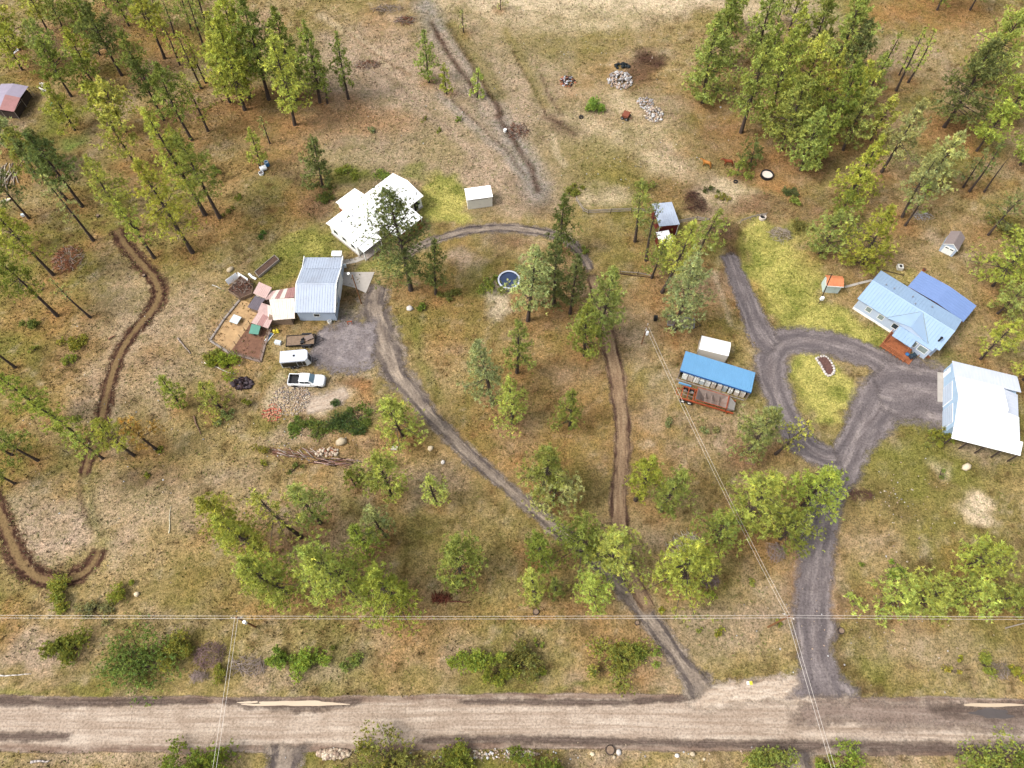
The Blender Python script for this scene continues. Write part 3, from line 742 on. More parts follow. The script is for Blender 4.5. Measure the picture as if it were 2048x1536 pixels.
patch('puddle', 590, 1407, 84, 6, 'muddy_water', .016, 3, wob=.35)
patch('puddle', 500, 1405, 18, 3, 'muddy_water', .016, 13, wob=.4)
ribbon('road_mud', [(1840, 1420, 1.5), (1900, 1422, 3.0), (1970, 1424, 3.6), (2100, 1420, 3)], 'damp_edge', .013)
patch('puddle', 1985, 1410, 56, 4, 'muddy_water', .016, 4, wob=.2)
patch('puddle', 1985, 1427, 42, 9, 'dark_water', .016, 5, wob=.35)

# ================================================================= BUILDINGS
def place(name, A, B, C, z, label, cat):
    a, ang, L, W = rect(A, B, C, z)
    return empty(name, (a.x, a.y, 0), ang, label, cat), L, W
def local(root, v):
    v = Vector(v) - root.location
    a = -root.rotation_euler.z
    return Vector((v.x * cos(a) - v.y * sin(a), v.x * sin(a) + v.y * cos(a), v.z))
def slope(root, name, mat, e0, e1, r1, r0, gap=.45, th=.08, ribmat=None, w=.06, h=.035):
    """one roof slope with its standing ribs as a sub-part"""
    s = MB().slab([e0, e1, r1, r0], th).build(name, mat, root)
    if gap:
        MB().ribs(Vector(e0) + Vector((0, 0, .002)), Vector(e1) + Vector((0, 0, .002)), Vector(r1) + Vector((0, 0, .002)), Vector(r0) + Vector((0, 0, .002)), gap, w, h).build('rib', ribmat or mat, s)
    return s
def gable(root, L, W, ze, zr, wall, roof, oh=.3, gap=.45, yr=None, cap=None, lap=.5):
    yr = W / 2 if yr is None else yr
    k = (zr - ze) / yr
    kb = (zr - ze) / (W - yr)
    MB().prism([(oh, 0), (W - oh, 0), (W - oh, ze + kb * oh - .1), (yr, zr - .1), (oh, ze + k * oh - .1)], oh, L - oh).build('wall', wall, root)
    slope(root, 'roof_slope', roof, (0, 0, ze), (L, 0, ze), (L, yr, zr), (0, yr, zr), gap)
    slope(root, 'roof_slope', roof, (L, W, ze), (0, W, ze), (0, yr, zr), (L, yr, zr), gap)
    MB().prism([(yr - .16, zr - .02), (yr + .16, zr - .02), (yr, zr + .07)], -.02, L + .02).build('ridge_cap', cap or roof, root)
def window(root, c, w, h, axis, out=.05, frame='white_paint', pane='glass_grey', name='window', panes=2):
    """window on a wall: centre c, axis 'x-' means the outward normal is -x"""
    s = -1 if axis[1] == '-' else 1
    def bx(mb, u0, u1, z0, z1, d0, d1):
        if axis[0] == 'x':
            mb.bb(c[0] + s * d0, c[0] + s * d1, c[1] + u0, c[1] + u1, c[2] + z0, c[2] + z1)
        else:
            mb.bb(c[0] + u0, c[0] + u1, c[1] + s * d0, c[1] + s * d1, c[2] + z0, c[2] + z1)
    fr = MB()
    b = .07
    bx(fr, -w / 2, w / 2, -h / 2, -h / 2 + b, 0, out)
    bx(fr, -w / 2, w / 2, h / 2 - b, h / 2, 0, out)
    bx(fr, -w / 2, -w / 2 + b, -h / 2 + b, h / 2 - b, 0, out)
    bx(fr, w / 2 - b, w / 2, -h / 2 + b, h / 2 - b, 0, out)
    o = fr.build(name, frame, root)
    for i in range(panes):
        pm = MB()
        z0 = -h / 2 + b + i * (h - 2 * b) / panes
        bx(pm, -w / 2 + b, w / 2 - b, z0 + .015, z0 + (h - 2 * b) / panes - .015, .005, out * .5)
        pm.build('pane', pane, o)
    return o
def door(root, c, w, h, axis, mat='white_paint', name='door'):
    s = -1 if axis[1] == '-' else 1
    mb, hd = MB(), MB()
    if axis[0] == 'x':
        mb.bb(c[0], c[0] + s * .06, c[1] - w / 2, c[1] + w / 2, c[2], c[2] + h)
        hd.bb(c[0] + s * .06, c[0] + s * .11, c[1] + w * .36, c[1] + w * .42, c[2] + 1, c[2] + 1.12)
    else:
        mb.bb(c[0] - w / 2, c[0] + w / 2, c[1], c[1] + s * .06, c[2], c[2] + h)
        hd.bb(c[0] + w * .36, c[0] + w * .42, c[1] + s * .06, c[1] + s * .11, c[2] + 1, c[2] + 1.12)
    o = mb.build(name, mat, root)
    hd.build('handle', 'steel', o)
    return o

# ---- long white house behind the big pine
R, L, W = place('house', (712.7, 496), (846.8, 391.8), (649.3, 448.2), 2.9, 'long white-roofed house with white walls behind the tallest pine', 'house')
gable(R, L, W, 2.9, 3.9, 'white_paint', 'white_roof', .35, .6)
MB().bb(.25, L - .25, .25, W - .25, 0, .35).build('foundation', 'concrete', R)
for y in (1.6, 3.9, 6.2):
    window(R, (.35, y, 1.7), 1.1, 1.1, 'x-', pane='glass_dark')
for x in (2.6, 7.2, 14.6):
    window(R, (x, .35, 1.7), 1.3, 1.1, 'y-', pane='glass_dark')
door(R, (14.2, .35, .35), .9, 2.0, 'y-', 'black_plastic')
for k, (px, py) in enumerate([(683, 443), (706, 434)]):
    q = local(R, P(px, py, 3.5))
    zt = 2.9 + 1.0 * (min(q.y, W - q.y) / (W / 2))
    v = MB().disc((q.x, q.y, zt), .12, .35, 10).build('roof_vent', 'steel', R)
q = local(R, P(833, 389, 3.4))
MB().disc((q.x, q.y, 3.3), .09, .8, 8).build('roof_vent', 'steel', R)
# back wing, entry porch and side porch
a, b, c, d = [local(R, P(x, y, 2.8)) for x, y in ((671, 404.2), (707.5, 376.6), (727, 388), (688.6, 417.2))]
x0, x1, y1 = (a.x + d.x) / 2, (b.x + c.x) / 2, (a.y + b.y) / 2
MB().bb(x0 + .25, x1 - .25, W - .4, y1 - .3, 0, 2.6).build('wing_wall', 'white_paint', R)
slope(R, 'wing_roof', 'white_roof', (x1, y1, 2.72), (x0, y1, 2.72), (x0, W - 1.2, 3.32), (x1, W - 1.2, 3.32), .6)
MB().bb(x0 + .18, x0 + .248, W + .3, y1 - .3, .3, 1.3).build('wood_skirt', 'deck_wood', R)
pa, pb = local(R, P(727, 505, 2.5)), local(R, P(744.6, 491.5, 2.5))
slope(R, 'porch_roof', 'white_roof', (pa.x, pa.y, 2.5), (pb.x + 2.2, pa.y, 2.5), (pb.x + 2.2, .30, 2.78), (pa.x, .30, 2.78), .6)
for x in (pa.x + .15, pb.x + 2.0):
    MB().bb(x - .06, x + .06, pa.y + .12, pa.y + .24, 0, 2.41).build('post', 'white_paint', R)
MB().bb(pa.x + .1, pb.x + 2.1, pa.y + .1, .22, 0, .14).build('porch_floor', 'grey_wood', R)
s0, s1 = local(R, P(822.7, 412.7, 2.7)), local(R, P(844.8, 432.9, 2.7))
sx1, sy = max(s0.x, s1.x) - .3, s1.y
slope(R, 'side_porch_roof', 'white_roof', (sx1 - 6.2, sy, 2.45), (sx1, sy, 2.45), (sx1, .28, 2.80), (sx1 - 6.2, .28, 2.80), .6)
for x in (sx1 - 6.0, sx1 - 3, sx1 - .2):
    MB().bb(x - .06, x + .06, sy + .1, sy + .22, 0, 2.36).build('post', 'white_paint', R)
MB().bb(sx1 - 6.2, sx1, sy + .05, .2, .0, .45).build('porch_floor', 'deck_wood', R)
for i in range(9):
    MB().bb(sx1 - .09, sx1 - .03, sy + .2 + i * (abs(sy) - .3) / 9, sy + .2 + (i + .75) * (abs(sy) - .3) / 9, .46, 1.4).build('railing_board', 'deck_wood', R)
for i in range(14):
    MB().bb(sx1 - 6 + i * .42, sx1 - 6 + i * .42 + .34, sy + .03, sy + .09, .46, 1.4).build('railing_board', 'deck_wood', R)

# ---- grey metal garage
R, L, W = place('garage', (589, 625), (669.8, 625), (601, 511.6), 2.8, 'grey metal-roofed garage with ribbed roof joined to the pink coop roofs', 'garage')
yr = local(R, P(630, 567, 4.3)).y
yb = local(R, P(630, 534.5, 2.9)).y
gable(R, L, yb, 2.8, 4.3, 'pale_blue_siding', 'grey_metal_roof', .25, .42, yr=yr)
MB().bb(.3, L - .3, yb - .2, W - .25, 0, 2.3).build('lean_to_wall', 'pale_blue_siding', R)
slope(R, 'lean_to_roof', 'grey_metal_roof', (L, W, 2.35), (0, W, 2.35), (0, yb - .3, 2.86), (L, yb - .3, 2.86), .42)
for x in (0, L):
    MB().bb(x - .05, x + .05, -.03, W - .01, 2.66, 2.79).build('trim_board', 'white_paint', R)
    for (ya, za, yc, zc) in ((0, 2.8, yr, 4.3), (yr, 4.3, yb, 2.8)):
        MB().add([(x - .07, ya, za - .12), (x + .07, ya, za - .12), (x + .07, yc, zc - .12), (x - .07, yc, zc - .12), (x - .07, ya, za + .05), (x + .07, ya, za + .05), (x + .07, yc, zc + .05), (x - .07, yc, zc + .05)], [(0, 3, 2, 1), (4, 5, 6, 7), (0, 1, 5, 4), (1, 2, 6, 5), (2, 3, 7, 6), (3, 0, 4, 7)]).build('rake_trim', 'white_paint', R)
g = MB().bb(L - .25, L - .19, 4.4, 7.6, 0, 2.3).build('garage_door', 'white_paint', R)
for i in range(4):
    MB().bb(L - .19, L - .175, 4.45, 7.55, .08 + i * .56, .56 + i * .56).build('panel', 'white_metal', g)
window(R, (L - .25, 2.4, 1.6), 1.0, .9, 'x+', pane='glass_dark')
door(R, (L - .25, yb - .9, .05), .9, 2.0, 'x+')
window(R, (L / 2, .25, 1.6), 1.0, .9, 'y-', pane='glass_dark')
for i in range(12):
    MB().box((.9 + i * .5, yb - .35, 3.0), (.06, .12, .12)).build('snow_guard', 'steel', R)
# small white roof at the garage's back corner
R, L, W = place('utility_shed', (662, 512), (682, 512), (664, 504), 2.3, 'small white-roofed closet at the back corner of the grey garage', 'shed')
W = max(W, 1.2)
MB().bb(.1, L - .1, .15, W - .05, 0, 2.15).build('wall', 'white_paint', R)
MB().slab([(0, 0.1, 2.3), (L, 0.1, 2.3), (L, W, 2.2), (0, W, 2.2)], .08).build('roof', 'white_roof', R)
door(R, (L - .1, W / 2 + .1, .03), .7, 1.9, 'x+', 'cream_siding')

# ---- blue-roofed house
R, L, W = place('house', (1715, 597.2), (1879, 701), (1763.6, 541.6), 3.0, 'pale blue house with light blue metal roof and orange front deck', 'house')
yr, zr = W / 2, 4.15
MB().prism([(.35, .5), (W - .35, .5), (W - .35, 3.0), (yr, zr - .12), (.35, 3.0)], .3, L - .3).build('wall', 'pale_blue_siding', R)
MB().bb(.26, L - .26, .31, W - .31, 0, .5).build('foundation', 'white_paint', R)
slope(R, 'roof_slope', 'blue_roof', (0, 0, 3), (L, 0, 3), (L, yr, zr), (0, yr, zr), .5)
slope(R, 'roof_slope', 'blue_roof', (L, W, 3), (0, W, 3), (0, yr, zr), (L, yr, zr), .5)
MB().prism([(yr - .16, zr - .02), (yr + .16, zr - .02), (yr, zr + .07)], -.02, L + .02).build('ridge_cap', 'blue_roof', R)
e0, e1 = local(R, P(1776, 633, 3)).x, local(R, P(1857, 686, 3)).x            # cross gable between the two valleys
xm = (e0 + e1) / 2
zg = 4.12
slope(R, 'cross_roof_slope', 'blue_roof', (e0, -.12, 3.03), (xm, -.12, zg), (xm, yr, zg), (e0 + .02, .04, 3.04), None)
slope(R, 'cross_roof_slope', 'blue_roof', (e1, -.12, 3.03), (e1 - .02, .04, 3.04), (xm, yr, zg), (xm, -.12, zg), None)
MB().add([(e0 + .3, -.0, 2.9), (e1 - .3, -.0, 2.9), (xm, -.0, zg - .12), (e0 + .3, .3, 2.9), (e1 - .3, .3, 2.9), (xm, .3, zg - .12)], [(0, 1, 2), (5, 4, 3), (0, 3, 4, 1), (1, 4, 5, 2), (2, 5, 3, 0)]).build('gable_face', 'pale_blue_siding', R)
for a, b in (((e0, -.06, 3.06), (xm, yr, zg + .02)), ((e1, -.06, 3.06), (xm, yr, zg + .02))):
    MB().tube(a, b, .05, n=5).build('valley_flashing', 'glass_grey', R)
for px, py in ((1738, 618.5), (1762, 634)):
    q = local(R, P(px, py, 1.9))
    window(R, (q.x, .35, 1.85), 1.0, 1.2, 'y-')
q = local(R, P(1791, 651, 1.9))
window(R, (q.x, .35, 1.85), 1.0, 1.2, 'y-', pane='glass_dark')
b0 = local(R, P(1842, 683, 2.0)).x
MB().bb(b0 - 1.9, L - .8, -.55, .35, .0, 2.75).build('bay_wall', 'pale_blue_siding', R)
MB().slab([(b0 - 2.0, -.72, 2.86), (L - .7, -.72, 2.86), (L - .7, .0, 2.98), (b0 - 2.0, 0, 2.98)], .08).build('bay_roof', 'blue_roof', R)
for dx in (-.9, .9):
    window(R, (b0 + dx, -.55, 1.75), 1.5, 1.4, 'y-')
for px, py, hh in ((1771, 571, .3), (1787.5, 578, .3), (1826, 593, .35), (1829, 609, .25), (1866, 612, .3)):
    q = local(R, P(px, py, 3.8))
    q.y = min(max(q.y, .5), W - .5)
    zt = 3 + (zr - 3) * min(q.y, W - q.y) / yr
    MB().disc((q.x, q.y, zt), .11, hh, 10).build('roof_vent', 'steel', R)
q = local(R, P(1878, 681, 3.5))
zt = 3 + (zr - 3) * max(.3, q.y) / yr
ch = MB().disc((q.x, q.y, zt), .14, .9, 12).build('chimney', 'black_plastic', R)
MB().disc((q.x, q.y, zt + .9), .22, .14, 12).build('chimney_cap', 'black_plastic', ch)
# front porch roof, deck and planter
p0, p1, p2 = local(R, P(1784.5, 670.5, 2.7)), local(R, P(1822.5, 693.5, 2.7)), local(R, P(1799.5, 647.8, 2.9))
slope(R, 'porch_roof', 'blue_roof', (p0.x, p0.y, 2.62), (p1.x, p0.y, 2.62), (p1.x, .12, 2.94), (p0.x, .12, 2.94), .5)
for x in (p0.x + .12, p1.x - .12):
    MB().bb(x - .06, x + .06, p0.y + .1, p0.y + .22, .5, 2.53).build('post', 'deck_wood', R)
dk = p0.y - 1.2
MB().bb(p0.x - .4, p1.x + .6, dk, .3, .38, .48).build('deck_floor', 'deck_wood', R)
for i in range(17):
    w_ = (.3 - dk) / 17
    MB().bb(p0.x - .38, p1.x + .58, dk + i * w_ + .01, dk + (i + 1) * w_ - .02, .481, .505).build('deck_board', 'deck_wood', R)
for i in range(8):
    x = p0.x - .35 + i * (p1.x - p0.x + .9) / 7
    MB().bb(x - .045, x + .045, dk + .02, dk + .11, 0, 1.35).build('railing_post', 'deck_wood', R)
for z in (.75, 1.05, 1.36):
    MB().bb(p0.x - .42, p1.x + .62, dk + .03, dk + .12, z, z + .07).build('railing_rail', 'deck_wood', R)
    MB().bb(p0.x - .42, p0.x - .34, dk + .13, .1, z, z + .07).build('railing_rail', 'deck_wood', R)
for i in range(3):
    MB().bb(p1.x + .6 + i * .32, p1.x + .92 + i * .32, dk + .3, dk + 1.6, 0, .38 - i * .12).build('step', 'deck_wood', R)
q0, q1 = local(R, P(1776, 694)), local(R, P(1801, 711))
pl = MB()
pl.bb(q0.x, q1.x, q0.y - .45, q0.y - .39, 0, .6).bb(q0.x, q1.x, q0.y + .33, q0.y + .39, 0, .6).bb(q0.x, q0.x + .06, q0.y - .39, q0.y + .33, 0, .6).bb(q1.x - .06, q1.x, q0.y - .39, q0.y + .33, 0, .6)
PL = empty('planter_box', R.location, R.rotation_euler.z, 'long orange wooden planter box in front of the blue house deck', 'planter')
pl.build('side_board', 'deck_wood', PL)
MB().bb(q0.x + .06, q1.x - .06, q0.y - .39, q0.y + .33, .02, .48).build('soil', 'soil', PL)
pts = [local(R, P(x, y)) for x, y in ((1826, 695), (1830, 704), (1838, 711), (1848, 714), (1857, 715))]
wm = MB()
for a, b in zip(pts[:-1], pts[1:]):
    d = (b - a).normalized() * .05
    n_ = Vector((-d.y, d.x, 0)) * 3
    wm.slab([a - d - n_ + Vector((0, 0, .4)), b + d - n_ + Vector((0, 0, .4)), b + d + n_ + Vector((0, 0, .4)), a - d + n_ + Vector((0, 0, .4))], .4)
o = wm.build('bed_edging', 'deck_wood')
o.location, o.rotation_euler = R.location, R.rotation_euler
tag(o, 'curved orange edging of the bed at the blue house bay', 'edging')
# patio cover behind it
a, ang, L2, W2 = rect((1927, 643.7), (1816, 572.3), (1953.7, 612), 2.7)
R = empty('patio_cover', (a.x, a.y, 0), ang, 'darker blue patio cover behind the blue-roofed house', 'patio cover')
W2 = -W2 if W2 < 0 else W2
sg = -1 if rect((1927, 643.7), (1816, 572.3), (1953.7, 612), 2.7)[3] < 0 else 1
xr = L2 * .5
def sy(y):
    return sg * y
for xa, za, xb, zb in ((0, 2.68, xr, 3.1), (xr, 3.1, L2, 2.68)):
    slope(R, 'roof_slope', 'blue_canopy', (xa, sy(.0), za), (xa, sy(W2), za), (xb, sy(W2), zb), (xb, sy(0), zb), .5) if sg < 0 else slope(R, 'roof_slope', 'blue_canopy', (xa, 0, za), (xb, 0, zb), (xb, W2, zb), (xa, W2, za), None)
for x in (.2, xr, L2 - .2):
    for y in (.2, W2 - .2):
        MB().bb(x - .07, x + .07, sy(y) - .07, sy(y) + .07, 0, 2.6 if x != xr else 3.0).build('post', 'deck_wood', R)
MB().bb(0, L2, sy(0), sy(W2), .0, .12).build('patio_floor', 'deck_wood', R)

# ---- big white metal shop
R, L, W = place('shop_building', (1909, 850.4), (2009, 875.5), (1920, 753.7), 3.6, 'large white metal-roofed shop with grey and white lean-to roofs by the gravel', 'workshop')
gable(R, L, W, 3.6, 4.7, 'shop_siding', 'white_metal', .12, .5)
so = local(R, P(1903, 876, 2.9)).y
slope(R, 'south_lean_to_roof', 'white_metal', (0, so, 2.85), (L + 2.6, so, 2.85), (L + 2.6, .1, 3.56), (0, .1, 3.56), .5)
slope(R, 'east_lean_to_roof', 'white_metal', (L + 2.6, .12, 2.9), (L + 2.6, W * .52, 2.9), (L - .05, W * .52, 3.66), (L - .05, .12, 3.66), .5)
nl = local(R, P(1911.6, 722, 2.9)).y
nr = local(R, P(2035.6, 757, 2.9))
slope(R, 'north_lean_to_roof', 'shop_grey_roof', (nr.x, nl, 2.75), (0, nl, 2.75), (0, W - .1, 3.56), (nr.x, W - .1, 3.56), .5)
slope(R, 'back_lean_to_roof', 'shop_grey_roof', (nr.x, W * .52 + .05, 2.75), (nr.x, W - .12, 2.75), (L - .05, W - .12, 3.5), (L - .05, W * .52 + .05, 3.5), .5)
MB().bb(.12, nr.x - .2, W - .12, nl - .2, 0, 2.7).build('north_lean_to_wall', 'shop_siding', R)
MB().bb(L - .12, nr.x - .2, W * .5, W - .13, 0, 2.6).build('back_lean_to_wall', 'shop_siding', R)
for i in range(5):
    x = .15 + i * (L + 2.3) / 4
    MB().bb(x - .08, x + .08, so + .1, so + .26, 0, 2.76).build('post', 'dark_wood', R)
for i in range(3):
    y = .2 + i * W * .24
    MB().bb(L + 2.35, L + 2.5, y, y + .15, 0, 2.8).build('post', 'dark_wood', R)
g = MB().bb(.06, .12, W - .4 - 3.4, W - .4, 0, 2.7).build('garage_door', 'white_metal', R)
for i in range(5):
    MB().bb(.045, .06, W - .35 - 3.3, W - .45, .06 + i * .53, .53 + i * .53).build('panel', 'pale_blue_siding', g)
g = MB().bb(.06, .12, .9, 4.2, 0, 2.9).build('garage_door', 'white_metal', R)
for i in range(5):
    MB().bb(.045, .06, .95, 4.15, .06 + i * .57, .57 + i * .57).build('panel', 'pale_blue_siding', g)
door(R, (.12, nl - 1.2, .02), .9, 2.0, 'x-')
# concrete apron
pts = [P(x, y, .07) for x, y in ((1875, 803), (1897, 806), (1900, 747), (1875, 744))]
tag(MB().slab(pts, .07).build('concrete_apron', 'concrete'), kind='structure')
pts = [P(x, y, .07) for x, y in ((679, 568), (708.8, 575), (731.7, 586), (749, 544), (679, 544))]
tag(MB().slab(pts, .07).build('concrete_apron', 'concrete'), kind='structure')
pts = [P(x, y, .05) for x, y in ((684, 530), (712, 525), (735, 516), (746, 508), (742, 500), (727, 509), (706, 517), (684, 520))]
tag(MB().slab(pts, .05).build('walkway', 'concrete'), kind='structure')
pts = [P(x, y, .05) for x, y in ((1690, 576), (1745, 562), (1743, 558), (1690, 571.5))]
tag(MB().slab(pts, .05).build('walkway', 'concrete'), kind='structure')

# ---- open-front blue loafing shed
R, L, W = place('pole_shed', (1360.5, 740.3), (1502.3, 784.8), (1374, 698.7), 2.9, 'long open-front pole shed with bright blue ribbed roof beside the rusty trailer', 'shed')
slope(R, 'roof', 'bright_blue_roof', (0, 0, 2.9), (L, 0, 2.9), (L, W, 2.35), (0, W, 2.35), .33, .06)
MB().bb(-.02, L + .02, -.05, -.003, 2.55, 2.9).build('fascia', 'blue_fascia', R)
MB().bb(.1, L - .1, W - .2, W - .1, 0, 2.25).build('back_wall', 'cream_siding', R)
for x in (.1, L - .2):
    MB().add([(x, .3, 0), (x + .08, .3, 0), (x + .08, W - .2, 0), (x, W - .2, 0), (x, .3, 2.78), (x + .08, .3, 2.78), (x + .08, W - .2, 2.3), (x, W - .2, 2.3)], [(3, 2, 1, 0), (4, 5, 6, 7), (0, 1, 5, 4), (1, 2, 6, 5), (2, 3, 7, 6), (3, 0, 4, 7)]).build('end_wall', 'weathered_wood', R)
for i in range(9):
    x = .1 + i * (L - .2) / 8
    MB().bb(x - .035, x + .035, -.02, .06, 0, 2.5).build('post', 'grey_wood', R)
MB().bb(-.1, L - .3, -.14, -.03, .02, .22).build('sill_board', 'grey_wood', R)
rs = random.Random(5)
for i in range(11):
    x = .7 + i * .93
    b = empty('storage_box', R.location, R.rotation_euler.z, None, None)
    hgt = rs.uniform(.9, 1.5)
    MB().bb(x, x + rs.uniform(.6, .85), .35, 1.1, 0, hgt).build('box', rs.choice(['white_paint', 'cream_panel', 'white_metal', 'pale_blue_panel']), b)
    MB().bb(x - .02, x + .62, .33, 1.12, hgt + .002, hgt + .06).build('lid', 'white_paint', b)
    tag(b, ['first', 'second', 'third', 'fourth', 'fifth', 'sixth', 'seventh', 'eighth', 'ninth', 'tenth', 'eleventh'][i] + ' white storage box from the left under the blue pole shed', 'box', 'storage boxes under the blue pole shed')
o = MB().bb(0, 2.0, -.12, .12, 0, .3)
R2 = P(1372, 768)
o = o.build('metal_sheet', 'bright_blue_roof')
o.location, o.rotation_euler = (P(1357, 766).x, P(1357, 766).y, 0), (0, 0, radians(-20))
tag(o, 'short blue metal sheet lying before the left end of the pole shed', 'metal sheet')

# ---- white canopy tent
R, L, W = place('canopy_tent', (1398.6, 697.5), (1457, 711.6), (1404.4, 672.9), 2.3, 'white fabric canopy tent with beige sides behind the blue pole shed', 'tent')
W = max(W, 2.6)
prof = [(0, 2.25), (W * .25, 2.6), (W * .5, 2.75), (W * .75, 2.6), (W, 2.25)]
MB().prism(prof + [(W, 2.17), (W * .75, 2.52), (W * .5, 2.67), (W * .25, 2.52), (0, 2.17)], 0, L).build('roof', 'white_roof', R)
MB().bb(.05, L - .05, .03, .07, .02, 2.16).bb(.05, L - .05, W - .07, W - .03, .02, 2.16).build('side_wall', 'tent_wall', R)
for x in (.05, L - .09):
    MB().prism([(.08, 0.02), (W - .08, .02), (W - .08, 2.16), (W * .5, 2.66), (.08, 2.16)], x, x + .04).build('end_wall', 'tent_wall', R)
for x in (.0, L):
    for y in (.0, W):
        MB().tube((x, y, 0), (x, y, 2.2), .03).build('post', 'steel', R)

# ---- red horse shed with white roof and its annex
R, L, W = place('horse_shed', (1318.7, 452.8), (1359.7, 448.7), (1315, 402), 2.9, 'dark red horse shed with white metal roof in the paddock fence line', 'shed')
MB().prism([(.15, 0), (W - .1, 0), (W - .1, 2.15), (.15, 2.75)], .12, L - .12).build('wall', 'red_siding', R)
slope(R, 'roof', 'grey_metal_roof', (0, 0, 2.9), (L, 0, 2.9), (L, W, 2.3), (0, W, 2.3), .4, .06)
for i in range(8):
    MB().bb(.2 + i * (L - .4) / 8, .2 + (i + .92) * (L - .4) / 8, .10, .149, .02, 2.7).build('siding_board', 'red_siding', R)
for x in (.12, L - .2):
    MB().bb(x, x + .08, .05, .098, 0, 2.75).build('corner_trim', 'white_paint', R)
R, L, W = place('feed_shed', (1320.7, 487.7), (1346, 483), (1318.7, 464), 2.0, 'small red feed shed with white roof in front of the horse shed', 'shed')
MB().bb(.1, L - .1, .12, W - .05, 0, 1.85).build('wall', 'red_siding', R)
slope(R, 'roof', 'white_roof', (0, 0, 1.95), (L, 0, 1.95), (L, W, 2.1), (0, W, 2.1), .4, .06)
door(R, (L / 2, .12, .03), .8, 1.7, 'y-', 'red_siding')
for x in (.1, L - .18):
    MB().bb(x, x + .08, .07, .118, 0, 1.84).build('corner_trim', 'white_paint', R)

# ---- plain white shed near the loop track
R, L, W = place('storage_shed', (933.3, 400.5), (985.8, 393.4), (927, 376), 2.6, 'plain white storage shed standing alone above the loop track', 'shed')
MB().prism([(.12, 0), (W - .1, 0), (W - .1, 2.35), (.12, 2.5)], .12, L - .12).build('wall', 'cream_siding', R)
MB().slab([(0, 0, 2.6), (L, 0, 2.6), (L, W, 2.42), (0, W, 2.42)], .07).build('roof', 'white_roof', R)
MB().bb(.9, L - .9, .085, .119, 2.18, 2.28).build('door_track', 'grey_wood', R)
g = MB().bb(1.0, L - 1.0, .09, .119, .05, 2.17).build('sliding_door', 'cream_siding', R)
MB().bb(L / 2 - .03, L / 2 + .03, .06, .09, .9, 1.1).build('handle', 'steel', g)

# ---- grey shingled garden shed
R, L, W = place('garden_shed', (1887, 488), (1916, 502), (1899, 460.8), 1.9, 'small pale blue garden shed with grey shingle gable roof near the right pines', 'shed')
MB().add([(.1, .15, 0), (L - .1, .15, 0), (L - .1, W - .1, 0), (.1, W - .1, 0), (.1, .15, 1.85), (L - .1, .15, 1.85), (L - .1, W - .1, 1.85), (.1, W - .1, 1.85), (L / 2, .15, 2.65), (L / 2, W - .1, 2.65)],
         [(3, 2, 1, 0), (0, 1, 5, 8, 4), (1, 2, 6, 5), (2, 3, 7, 9, 6), (3, 0, 4, 7), (4, 8, 9, 7), (8, 5, 6, 9)]).build('wall', 'pale_blue_siding', R)
for xa, xb in ((0, L / 2), (L, L / 2)):
    pts = [(xa, 0, 1.9), (xb, 0, 2.78), (xb, W, 2.78), (xa, W, 1.9)]
    MB().slab(pts if xa > xb else pts[::-1], .07).build('roof_slope', 'shingle', R)
    for i in range(7):
        t0, t1 = i / 7, (i + .96) / 7
        lo, hi = Vector(pts[0]).lerp(Vector(pts[1]), t0), Vector(pts[0]).lerp(Vector(pts[1]), t1)
        u, v = Vector((0, W, 0)), Vector((0, 0, .012 + .012))
        q = [lo + v * 2, hi + v, hi + v + u, lo + v * 2 + u]
        MB().slab(q if xa > xb else q[::-1], .02).build('shingle_course', 'shingle', R)
for dx in (-.42, .42):
    d_ = MB().bb(L / 2 + dx - .4, L / 2 + dx + .4, .1, .149, .05, 1.75).build('door', 'white_paint', R)
    MB().bb(L / 2 + dx - .28, L / 2 + dx + .28, .085, .099, 1.3, 1.5).build('pane', 'glass_dark', d_)
for s_ in (-1, 1):
    MB().add([(L / 2, -.03, 2.7), (L / 2 + s_ * L / 2, -.03, 1.8), (L / 2 + s_ * L / 2, -.03, 1.92), (L / 2, -.03, 2.82), (L / 2, .0, 2.7), (L / 2 + s_ * L / 2, .0, 1.8), (L / 2 + s_ * L / 2, .0, 1.92), (L / 2, .0, 2.82)], [(0, 1, 2, 3), (7, 6, 5, 4), (0, 4, 5, 1), (1, 5, 6, 2), (2, 6, 7, 3), (3, 7, 4, 0)]).build('rake_trim', 'white_paint', R)

# ---- orange-roofed pump house on the lawn
R, L, W = place('pump_house', (1653, 571.5), (1687.3, 574), (1651.6, 550.7), 2.1, 'little pale pump house with orange roof on the lawn', 'pump house')
MB().prism([(.15, 0), (W - .1, 0), (W - .1, 1.85), (W / 2, 2.35), (.15, 1.95)], .15, L - .15).build('wall', 'mint_paint', R)
slope(R, 'roof_slope', 'orange_roof', (0, 0, 2.1), (L, 0, 2.1), (L, W * .6, 2.6), (0, W * .6, 2.6), .5, .06)
slope(R, 'roof_slope', 'orange_roof', (L, W, 2.2), (0, W, 2.2), (0, W * .6, 2.6), (L, W * .6, 2.6), .5, .06)
MB().bb(-.03, L + .03, -.06, -.002, 1.98, 2.12).build('fascia', 'white_paint', R)
for x in (-.06, L):
    MB().bb(x, x + .06, -.02, W * .58, 2.02, 2.08).build('rake_trim', 'white_paint', R)
door(R, (L / 2, .15, .03), .8, 1.75, 'y-', 'mint_paint')

